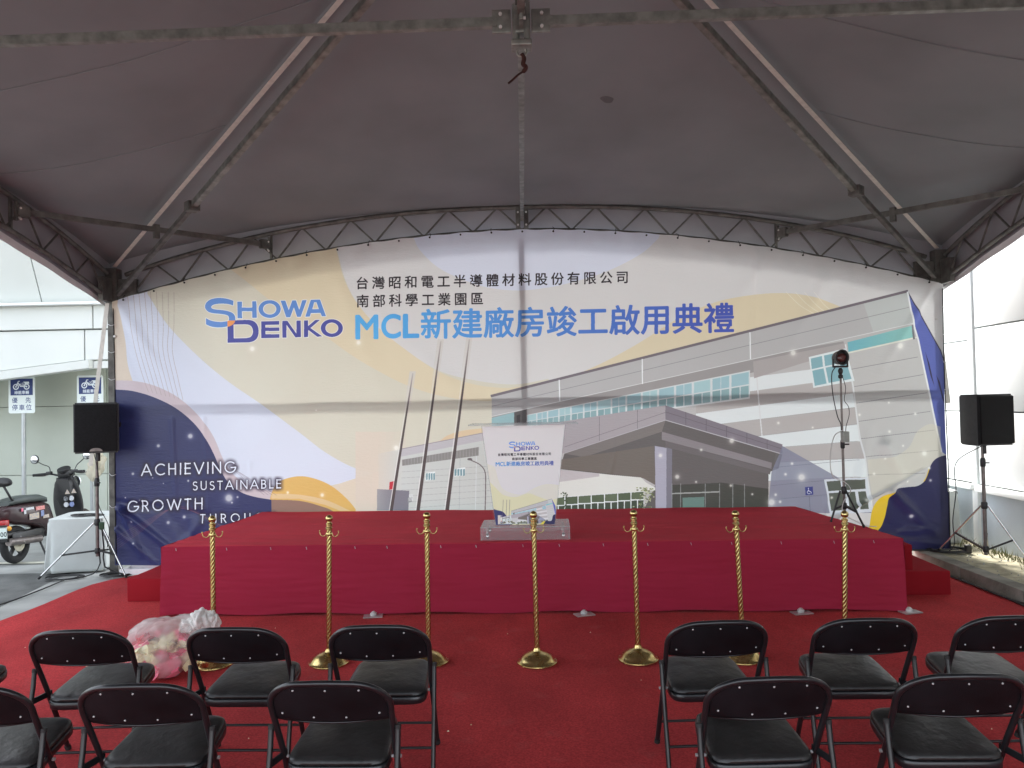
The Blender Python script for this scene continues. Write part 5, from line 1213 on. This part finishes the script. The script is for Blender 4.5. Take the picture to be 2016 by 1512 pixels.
# ------------------------------------------------------------------ draped tables
def drape(name, label, c, w, d, h, rz, seed):
    mb = MB(); N = 96; lv = 16
    ring = []
    for i in range(N):
        a = 2 * pi * i / N; e = .22; x = math.copysign(abs(cos(a)) ** e, cos(a)) * w / 2; y = math.copysign(abs(sin(a)) ** e, sin(a)) * d / 2; ring.append((x, y))
    for (k, zz) in ((.02, h), (.5, h + .003), (.9, h + .002), (.985, h - .002)):
        for x, y in ring: mb.v.append((x * k, y * k, zz + .006 * mnoise.noise(Vector((x * 5, y * 5, seed)))))
    for j in range(lv):
        f = (j + 1) / lv; z = h - .015 - (h - .03) * f
        for i, (x, y) in enumerate(ring):
            s_ = 1 + f * .05 * sin(i / N * 2 * pi * 11 + 3 * mnoise.noise(Vector((x * 4, y * 4, seed)))) * (abs(mnoise.noise(Vector((x * 3, y * 3, seed + 4)))) * 3) + f * (.04 + .09 * mnoise.noise(Vector((x * 5, y * 5, z * 1.4 + seed)))) + .03 * (abs(mnoise.noise(Vector((x * 6, y * 6, z * 5 + seed)))) - .2)
            mb.v.append((x * s_, y * s_, z))
    L_ = 4 + lv
    mb.f = [(j * N + i, j * N + (i + 1) % N, (j + 1) * N + (i + 1) % N, (j + 1) * N + i) for j in range(L_ - 1) for i in range(N)] + [tuple(range(N))[::-1]]
    t = thing(name, label, 'table', c, rz)
    mb.build('tablecloth', M['cloth_white'], t, smooth=60, solid=.004)
    MB().box((0, 0, h - .025), (w * .94, d * .94, .03)).build('tabletop', M['joint'], t)
    for sx in (-1, 1):
        for sy in (-1, 1): MB().box((sx * w * .42, sy * d * .42, h / 2 - .02), (.03, .03, h - .04)).build('leg', M['joint'], t)
drape('draped_table', 'low table under a white cloth between the parked scooter and the left loudspeaker stand', (-5.12, 9.16, 0), .60, .70, .60, radians(10), 2)
drape('draped_table', 'table under a white cloth half hidden behind the right edge of the backdrop', (4.55, 9.35, .11), .62, .7, .60, 0, 9)

# ------------------------------------------------------------------ cables
def coil(c, rx, ry, turns, r, z, m_, label, seed=0, tail=None):
    rnd = random.Random(seed); P = []
    for i in range(turns * 22):
        a = i / 22 * 2 * pi; k = 1 + .10 * sin(a * .37 + seed) + rnd.uniform(-.012, .012); ti = i / 22
        P.append((c[0] + rx * k * cos(a) + .02 * sin(ti * 2.1), c[1] + ry * k * sin(a) + .02 * cos(ti * 1.7), z + r + .5 * r * (ti % 3)))
    if tail: P += [tuple(p) for p in tail]
    tag(MB().tube(spline(P, 2), r, 6).build('cable_coil', m_, smooth=60), label, 'cable')
coil((-5.02, 8.55), .17, .12, 4, .007, 0, M['cable'], 'loose black cable coil on the concrete at the left tripod foot', 1, [(-4.75, 8.62, .03), (-4.66, 8.60, .15), (-4.67, 8.56, .4)])
coil((-4.47, 8.58), .14, .10, 5, .008, .012, M['cable'], 'tight black cable coil beside the left tent post', 2, [(-4.62, 8.62, .10), (-4.63, 8.62, .32), (-4.62, 8.56, .55)])
coil((-5.02, 9.02), .16, .09, 3, .007, .605, M['cable'], 'black cable coil lying on the white draped table', 3)
coil((4.50, 8.60), .19, .16, 5, .008, .12, M['cable'], 'black cable coil on the dirt beside the right backdrop corner', 4)
def cable(pts, r, m_, label): tag(MB().tube(spline(pts, 8), r, 6).build('cable', m_, smooth=60), label, 'cable')
cable([(-4.95, 8.42, .01), (-4.93, 7.9, .01), (-4.97, 7.4, .006), (-5.2, 6.8, .004), (-5.5, 6.2, .004)], .007, M['cable'], 'black cable running along the concrete edge toward the camera at left')
cable([(-4.5, 8.54, .02), (-4.1, 8.62, .03), (-3.6, 8.64, .02), (-3.3, 8.66, .02)], .007, M['cable'], 'black cable running under the left end of the backdrop')
cable([(4.10, 8.2, .02), (4.12, 7.6, .02), (4.13, 7.0, .02), (4.12, 6.4, .02), (4.14, 5.4, .02), (4.13, 4.2, .02)], .009, M['cable'], 'black cable lying along the foot of the right kerb')
cable([(4.14, 7.7, .03), (4.11, 7.2, .022), (4.15, 6.6, .025), (4.1, 5.8, .02)], .006, M['cable'], 'thin second cable twisting beside the one along the right kerb')
cable([(4.55, 8.0, 1.28), (4.36, 8.14, 1.1), (4.38, 8.20, .8), (4.36, 8.24, .5), (4.40, 8.30, .25), (4.38, 8.40, .14)], .005, M['cable'], 'thin cable hanging from the right loudspeaker to the ground')
cable([(3.3, 8.74, .16), (3.7, 8.66, .14), (4.1, 8.6, .135), (4.4, 8.6, .135)], .009, M['cable'], 'black cable coming out under the right end of the backdrop')
cable([(-4.64, 8.45, 1.36), (-4.60, 8.47, 1.1), (-4.62, 8.50, .8), (-4.52, 8.52, .55), (-4.56, 8.55, .3)], .004, M['cable'], 'thin cable hanging from the left loudspeaker beside its pole')
o = tag(MB().rbox((0, 0, 0), (.05, .035, .08), .01, rz=.4).build('plug', M['olive']), 'green plug hanging on the left speaker stand cable', 'plug'); o.location = (-4.57, 8.47, .57)
o = tag(MB().rbox((0, 0, .045), (.06, .05, .09), .012).build('plug', M['black_plastic']), 'black power plug standing in the cable coil at right', 'plug'); o.location = (4.62, 8.45, .12)
# steel base frame on the ground under the left end of the backdrop
t = thing('base_frame', 'flat galvanised steel frame lying under the left end of the backdrop', 'frame', (-4.02, 8.60, 0))
for a, b in (((-.42, .0, .05), (.55, 0.0, .05)), ((-.42, .22, .05), (.55, .22, .05))): MB().bar(a, b, .05, .06).build('rail', M['hem'], t, bevel=.004)
for x in (-.42, .1, .55): MB().bar((x, .025, .05), (x, .195, .05), .04, .04).build('crossbar', M['silver'], t)
# wing nut and cord on the right
cable([(4.0, 8.62, .13), (3.95, 8.60, .17), (4.02, 8.6, .19), (4.05, 8.62, .14)], .005, M['cable_white'], 'short white cord tied under the right end of the backdrop')

# cream bundle on the second sign pole
mb = MB(); bm = bmesh.new(); bmesh.ops.create_icosphere(bm, subdivisions=4, radius=1)
for v in bm.verts:
    n_ = mnoise.noise(v.co * 2.2) * .35 + mnoise.noise(v.co * 6) * .12; k = 1 + n_; v.co = Vector((v.co.x * .12 * k, v.co.y * .10 * k, v.co.z * (.16 if v.co.z > 0 else .20) * k + .06 * v.co.x))
mb.add([v.co[:] for v in bm.verts], [[v.index for v in f.verts] for f in bm.faces]); bm.free()
o = mb.build('cloth_bundle', M['beige'], smooth=60); o.location = (-6.17, 11.32, 1.02); tag(o, 'crumpled cream cloth bundle hung on the sign pole behind the scooter mirror', 'cloth')

# ------------------------------------------------------------------ plastic bag of petals
def bag():
    t = thing('plastic_bag', 'knotted translucent plastic bag full of pink and cream decorations around the first stanchion', 'bag', (-2.47, 5.40, .010))
    def blob(sc, off, seed, n1=.22, sub=5):
        bm = bmesh.new(); bmesh.ops.create_icosphere(bm, subdivisions=sub, radius=1)
        for v in bm.verts:
            p = v.co.copy(); k = 1 + n1 * mnoise.noise(p * 1.3 + Vector((seed, 0, 0))) + n1 * .7 * (abs(mnoise.noise(p * 2.8 + Vector((0, seed, 0)))) - .25) + .03 * (abs(mnoise.noise(p * 9)) - .2)
            q = Vector((p.x * sc[0], p.y * sc[1], p.z * sc[2])) * k
            w = max(0, q.x) / sc[0]; q.z += .11 * w * w; q.z *= 1 - .15 * max(0, w - .3)
            q += Vector(off)
            if q.z < .008: q.z = .008 - (.008 - q.z) * .02
            v.co = q
        return bm
    def tomb(bm):
        mb = MB(); mb.add([v.co[:] for v in bm.verts], [[v.index for v in f.verts] for f in bm.faces]); bm.free(); return mb
    m_ = bpy.data.materials.new('bag_film'); m_.use_nodes = True; N = m_.node_tree.nodes; L = m_.node_tree.links; b = N['Principled BSDF']
    b.inputs['Base Color'].default_value = (.86, .85, .83, 1); b.inputs['Roughness'].default_value = .16; b.inputs['Specular IOR Level'].default_value = .8
    tr = N.new('ShaderNodeBsdfTransparent'); tl = N.new('ShaderNodeBsdfTranslucent'); tl.inputs[0].default_value = (.85, .82, .8, 1)
    nz = N.new('ShaderNodeTexNoise'); nz.inputs['Scale'].default_value = 4.5; nz.inputs['Detail'].default_value = 5; mr = N.new('ShaderNodeMapRange'); mr.inputs[1].default_value = .35; mr.inputs[2].default_value = .65; mr.inputs[3].default_value = .10; mr.inputs[4].default_value = .46
    tcb = N.new('ShaderNodeTexCoord'); L.new(tcb.outputs['Object'], nz.inputs['Vector'])
    sx_ = N.new('ShaderNodeSeparateXYZ'); L.new(tcb.outputs['Object'], sx_.inputs[0]); mz = N.new('ShaderNodeMapRange'); mz.inputs[1].default_value = .24; mz.inputs[2].default_value = .42; mz.inputs[3].default_value = 0; mz.inputs[4].default_value = .40; L.new(sx_.outputs['Z'], mz.inputs[0])
    ad = N.new('ShaderNodeMath'); ad.operation = 'ADD'; ad.use_clamp = True; L.new(mr.outputs[0], ad.inputs[0]); L.new(mz.outputs[0], ad.inputs[1])
    m1 = N.new('ShaderNodeMixShader'); m1.inputs[0].default_value = .35; L.new(b.outputs[0], m1.inputs[1]); L.new(tl.outputs[0], m1.inputs[2])
    m2 = N.new('ShaderNodeMixShader'); L.new(nz.outputs['Fac'], mr.inputs[0]); L.new(ad.outputs[0], m2.inputs[0]); L.new(tr.outputs[0], m2.inputs[1]); L.new(m1.outputs[0], m2.inputs[2]); L.new(m2.outputs[0], N['Material Output'].inputs[0])
    bp = N.new('ShaderNodeBump'); bp.inputs['Strength'].default_value = .5; bp.inputs['Distance'].default_value = .02; n3 = N.new('ShaderNodeTexNoise'); n3.inputs['Scale'].default_value = 12; n3.inputs['Detail'].default_value = 6; L.new(tcb.outputs['Object'], n3.inputs['Vector']); L.new(n3.outputs['Fac'], bp.inputs['Height']); L.new(bp.outputs[0], b.inputs['Normal'])
    tomb(blob((.31, .22, .215), (-.03, 0, .18), 2.3)).build('bag_film', m_, t, smooth=80)
    kn = bpy.data.materials.new('bag_knot_film'); kn.use_nodes = True; KN = kn.node_tree.nodes; KL = kn.node_tree.links; kb_ = KN['Principled BSDF']
    kb_.inputs['Base Color'].default_value = (.84, .82, .78, 1); kb_.inputs['Roughness'].default_value = .35
    kt = KN.new('ShaderNodeBsdfTransparent'); km = KN.new('ShaderNodeMixShader'); kn_ = KN.new('ShaderNodeTexNoise'); kn_.inputs['Scale'].default_value = 20; kr = KN.new('ShaderNodeMapRange'); kr.inputs[3].default_value = .6; kr.inputs[4].default_value = 1.0
    KL.new(kn_.outputs['Fac'], kr.inputs[0]); KL.new(kr.outputs[0], km.inputs[0]); KL.new(kt.outputs[0], km.inputs[1]); KL.new(kb_.outputs[0], km.inputs[2]); KL.new(km.outputs[0], KN['Material Output'].inputs[0])
    for (cx, cy, cz, rx, rz, sd_) in ((.235, -.03, .36, .075, .07, 1), (.30, -.02, .335, .05, .075, 4), (.17, -.04, .33, .075, .05, 7)):
        bm = bmesh.new(); bmesh.ops.create_icosphere(bm, subdivisions=5, radius=1)
        for v in bm.verts:
            p = v.co.copy(); k = 1 + .35 * mnoise.noise(p * 1.6 + Vector((sd_, 0, 0))) + .38 * (abs(mnoise.noise(Vector((p.x * 2.4, p.y * 2.4, p.z * 1.2)) + Vector((0, sd_, 0)))) - .2)
            v.co = Vector((p.x * rx * k + cx, p.y * rx * k + cy, p.z * rz * k + cz))
        tomb(bm).build('bag_knot', kn, t, smooth=50)
    rnd = random.Random(5)
    for i in range(46):
        u = rnd.uniform(0, 2 * pi); rr = sqrt(rnd.random()) * .82; c = Vector((-.03 + .25 * rr * cos(u), .16 * rr * sin(u), .05 + rnd.random() * .27 * (1 - rr * .5)))
        if i % 2: c.y = -abs(c.y) - .02
        bm = bmesh.new(); bmesh.ops.create_icosphere(bm, subdivisions=2, radius=1); s_ = rnd.uniform(.04, .085); R3 = Matrix.Rotation(rnd.uniform(0, 6), 3, Vector((rnd.random(), rnd.random(), rnd.random())).normalized())
        for v in bm.verts:
            k = 1 + .7 * mnoise.noise(v.co * 2.5 + Vector((i, 0, 0))); v.co = R3 @ Vector((v.co.x * s_ * k, v.co.y * s_ * .5 * k, v.co.z * s_ * .8 * k)) + c; v.co.z = max(.012, v.co.z)
        mb = MB(); mb.add([v.co[:] for v in bm.verts], [[v.index for v in f.verts] for f in bm.faces]); bm.free()
        mb.build('petal_bunch', [M['pink'], M['cream_paper'], M['pink'], M['red_paper'], M['cream_paper']][i % 5], t)
bag()

# ------------------------------------------------------------------ parked scooter
def scooter():
    t = thing('scooter', 'dark maroon scooter covered in stickers, parked under the ivory structure at left', 'scooter', (-6.13, 9.45, 0), radians(-5.5)); t.rotation_euler[1] = radians(-4)
    def X(p, w): pass
    R = .225
    def wheel(y, name='wheel'):
        w = MB().tube([(0, y + (R - .045) * cos(a), R + (R - .045) * sin(a)) for a in [2 * pi * i / 36 for i in range(36)]], .045, 12, closed=True).build(name, M['tyre'], t, smooth=60)
        rm = MB(); rm.tube([(-.03, y, R), (.03, y, R)], .05, 16)
        for k in range(5):
            a = 2 * pi * k / 5 + .3; rm.bar((0, y + .03 * cos(a), R + .03 * sin(a)), (0, y + .15 * cos(a), R + .15 * sin(a)), .03, .035)
        rm.tube([(0, y + .15 * cos(a), R + .15 * sin(a)) for a in [2 * pi * i / 30 for i in range(30)]], .014, 8, closed=True)
        rm.build('rim', M['scooter_black'], w, smooth=50)
        return w
    w = wheel(0); wheel(1.24)
    MB().lathe([(.085, 0), (.085, .008), (.03, .008), (.03, 0)], (.055, 0, R), 26, Matrix.Rotation(pi / 2, 3, 'Y')).build('drum_cover', M['beige'], t, smooth=40)
    # body side: profile in (y,z), lofted with width
    def loft(secs, name, m_, n=20):
        """secs: (y, zlow, zhigh, halfwidth)"""
        mb = MB()
        for (y, zl, zh, hw) in secs:
            for i in range(n):
                a = 2 * pi * i / n; e = .62; x = math.copysign(abs(cos(a)) ** e, cos(a)) * hw; z = (zl + zh) / 2 + math.copysign(abs(sin(a)) ** e, sin(a)) * (zh - zl) / 2; mb.v.append((x, y, z))
        mb.f = [(j * n + i, j * n + (i + 1) % n, (j + 1) * n + (i + 1) % n, (j + 1) * n + i) for j in range(len(secs) - 1) for i in range(n)] + [tuple(range(n)), tuple((len(secs) - 1) * n + i for i in range(n))]
        return mb.build(name, m_, t, smooth=50)
    loft([(-.20, .56, .66, .05), (-.14, .50, .70, .10), (0, .46, .71, .135), (.2, .42, .70, .15), (.38, .36, .69, .15), (.50, .28, .66, .13), (.58, .24, .50, .10)], 'body', M['scooter_body'])
    loft([(-.14, .70, .755, .08), (-.05, .70, .785, .125), (.12, .70, .80, .14), (.32, .69, .785, .14), (.46, .675, .74, .11), (.53, .66, .70, .06)], 'seat', M['seat_grey'])
    MB().rbox((0, .72, .27), (.30, .42, .07), .02).build('footboard', M['scooter_black'], t, smooth=40)
    MB().rbox((0, .15, .30), (.16, .55, .14), .03).build('engine_case', M['scooter_black'], t, smooth=40)
    MB().tube([(.10, -.22, .28), (.10, .30, .24)], .045, 12).build('muffler', M['pole_steel'], t, smooth=50)
    # leg shield, front panel
    def shield(u, v):
        x = (u * 2 - 1); z = .28 + .66 * v; w = (.15 + .05 * sin(pi * min(1, v * 1.1))) * (1 if v < .8 else 1 - (v - .8) * 1.2); return (x * w, .93 + .08 * (1 - v) - .03 * x * x + .03 * v + .05 * abs(x) ** 2, z)
    MB().grid(shield, 16, 18).build('leg_shield', M['scooter_black'], t, smooth=60, solid=.03)
    loft([(.90, .62, .92, .11), (.98, .52, .96, .13), (1.08, .44, .94, .11), (1.16, .50, .80, .06)], 'front_cowl', M['scooter_black'])
    loft([(1.02, .38, .46, .05), (1.12, .42, .49, .06), (1.28, .42, .485, .06), (1.42, .34, .42, .04)], 'front_fender', M['scooter_body'])
    for sx in (-1, 1): MB().tube([(sx * .06, 1.06, .60), (sx * .06, 1.24, R)], .018, 8).build('fork', M['scooter_black'], t, smooth=50)
    # handlebar
    MB().tube(spline([(-.33, .86, 1.0), (-.18, .92, 1.0), (-.07, .98, .96), (.07, .98, .96), (.18, .92, 1.0), (.33, .86, 1.0)], 5), .012, 8).build('handlebar', M['scooter_black'], t, smooth=60)
    MB().rbox((0, 1.0, .985), (.17, .14, .10), .03).build('handlebar_cover', M['scooter_black'], t, smooth=50)
    MB().lathe([(.02, -.05), (.075, -.04), (.09, 0), (.082, .012), (.06, .014)], (0, .96, 1.045), 24, Matrix.Rotation(radians(28), 3, 'X') @ Matrix.Diagonal((1, .8, 1))).build('dashboard', M['scooter_black'], t, smooth=50)
    MB().lathe([(.08, 0), (.085, .01), (.03, .04)], (0, 1.16, .86), 20, Matrix.Rotation(-pi / 2, 3, 'X')).build('headlight', M['mirror'], t, smooth=50)
    for sx in (-1, 1):
        MB().tube([(sx * .22, .905, 1.0), (sx * .36, .85, 1.0)], .019, 10).build('grip', M['rubber'], t, smooth=50)
        MB().tube(spline([(sx * .20, .93, .99), (sx * .27, .93, .975), (sx * .36, .90, .985)], 4), .006, 6).build('brake_lever', M['pole_steel'], t, smooth=50)
        MB().rbox((sx * .18, .92, 1.01), (.07, .05, .045), .012).build('switch_box', M['scooter_black'], t, smooth=40)
        MB().tube(spline([(sx * .17, .93, 1.02), (sx * .20, .95, 1.09), (sx * .27, .93, 1.13), (sx * .33, .92, 1.17)], 5), .006, 6).build('mirror_stem', M['scooter_black'], t, smooth=50)
        mc = (sx * .37, .92, 1.205); RM = Matrix.Rotation(pi / 2, 3, 'X')
        mm = MB().lathe([(.05, -.012), (.058, -.004), (.058, .010), (.052, .014)], mc, 24, RM).build('mirror_shell', M['scooter_black'], t, smooth=40)
        MB().lathe([(.051, .0), (.049, .003), (.001, .0035)], (mc[0], mc[1] - .013, mc[2]), 24, RM).build('mirror_glass', M['mirror'], mm, smooth=60)
    # backrest on its bracket
    for sx in (-1, 1): MB().tube(spline([(sx * .07, .02, .74), (sx * .09, -.10, .76), (sx * .09, -.16, .84), (sx * .04, -.16, .93)], 5), .013, 8).build('backrest_bracket', M['scooter_black'], t, smooth=50)
    mb = MB()
    n = 18
    for j in range(9):
        f = j / 8; yy = -.20 + .09 * f; k = sin(pi * (f * .9 + .05)) ** .4
        for i in range(n):
            a = 2 * pi * i / n; mb.v.append((.145 * k * math.copysign(abs(cos(a)) ** .7, cos(a)), yy, .965 + .075 * k * (sin(a) if sin(a) > 0 else sin(a) * .55)))
    mb.f = [(j * n + i, j * n + (i + 1) % n, (j + 1) * n + (i + 1) % n, (j + 1) * n + i) for j in range(8) for i in range(n)] + [tuple(range(n)), tuple(8 * n + i for i in range(n))]
    mb.build('backrest', M['leather'], t, smooth=60)
    # tail
    MB().rbox((0, -.20, .50), (.17, .07, .08), .015).build('tail_light', M['red_lens'], t, smooth=40)
    MB().rbox((0, -.235, .385), (.20, .01, .20), .004).build('plate_holder', M['scooter_black'], t)
    pm = MB(); pm.add([(-.12, -.262, .33), (.12, -.262, .33), (.12, -.262, .46), (-.12, -.262, .46), (-.12, -.258, .33), (.12, -.258, .33), (.12, -.258, .46), (-.12, -.258, .46)], [(0, 1, 2, 3), (7, 6, 5, 4), (0, 4, 5, 1), (3, 2, 6, 7), (0, 3, 7, 4), (1, 5, 6, 2)])
    pm.uv = lambda co: np.c_[(co[:, 0] + .12) / .24, (co[:, 2] - .33) / .13]
    pm.build('licence_plate', print_mat('licence_plate_print', plate_art(), .4), t)
    MB().rbox((0, -.08, .36), (.13, .30, .04), .015).build('mudguard', M['scooter_black'], t, smooth=40)
    for sx in (-1, 1): MB().lathe([(.001, -.03), (.02, -.02), (.027, 0), (.02, .02), (.001, .03)], (sx * .12, -.22, .44), 14).build('turn_signal', M['amber'], t, smooth=60)
    MB().tube([(.09, .30, .22), (.20, .26, .02)], .012, 8).build('side_stand', M['scooter_black'], t, smooth=50)
    MB().tube([(-.02, .05, .40), (.13, -.02, .24)], .022, 10).build('shock_absorber', M['chrome'], t, smooth=50)
    # stickers on the right flank and leg shield
    def st(y, z, w, h, m_, x=.152): MB().box((x, y, z), (.004, w, h)).build('sticker', m_, t)
    st(.10, .63, .13, .028, M['sticker_w'], .150); st(.27, .615, .15, .045, M['sticker_r'], .155); st(.16, .53, .16, .07, M['sticker_mix'], .153); st(.30, .545, .05, .07, M['sticker_b'], .156); st(.02, .60, .035, .05, M['sticker_w'], .146)
    st(.36, .50, .10, .04, M['sticker_mix'], .156); st(-.02, .63, .03, .04, M['pink'], .143)
    for i, (x, z, m_) in enumerate(((.04, .66, M['sticker_w']), (.12, .66, M['sticker_w']), (.04, .58, M['sticker_w']), (.12, .58, M['sticker_b']))):
        MB().tube([(x, .905, z), (x, .900, z)], .033, 18).build('sticker', m_, t)
    for x, z in ((.07, .74), (.16, .745)):
        MB().prism([(x - .035, z - .02), (x + .035, z - .02), (x, z + .04)], 'Y', .899, .903).build('sticker', M['sticker_mix'], t)
scooter()
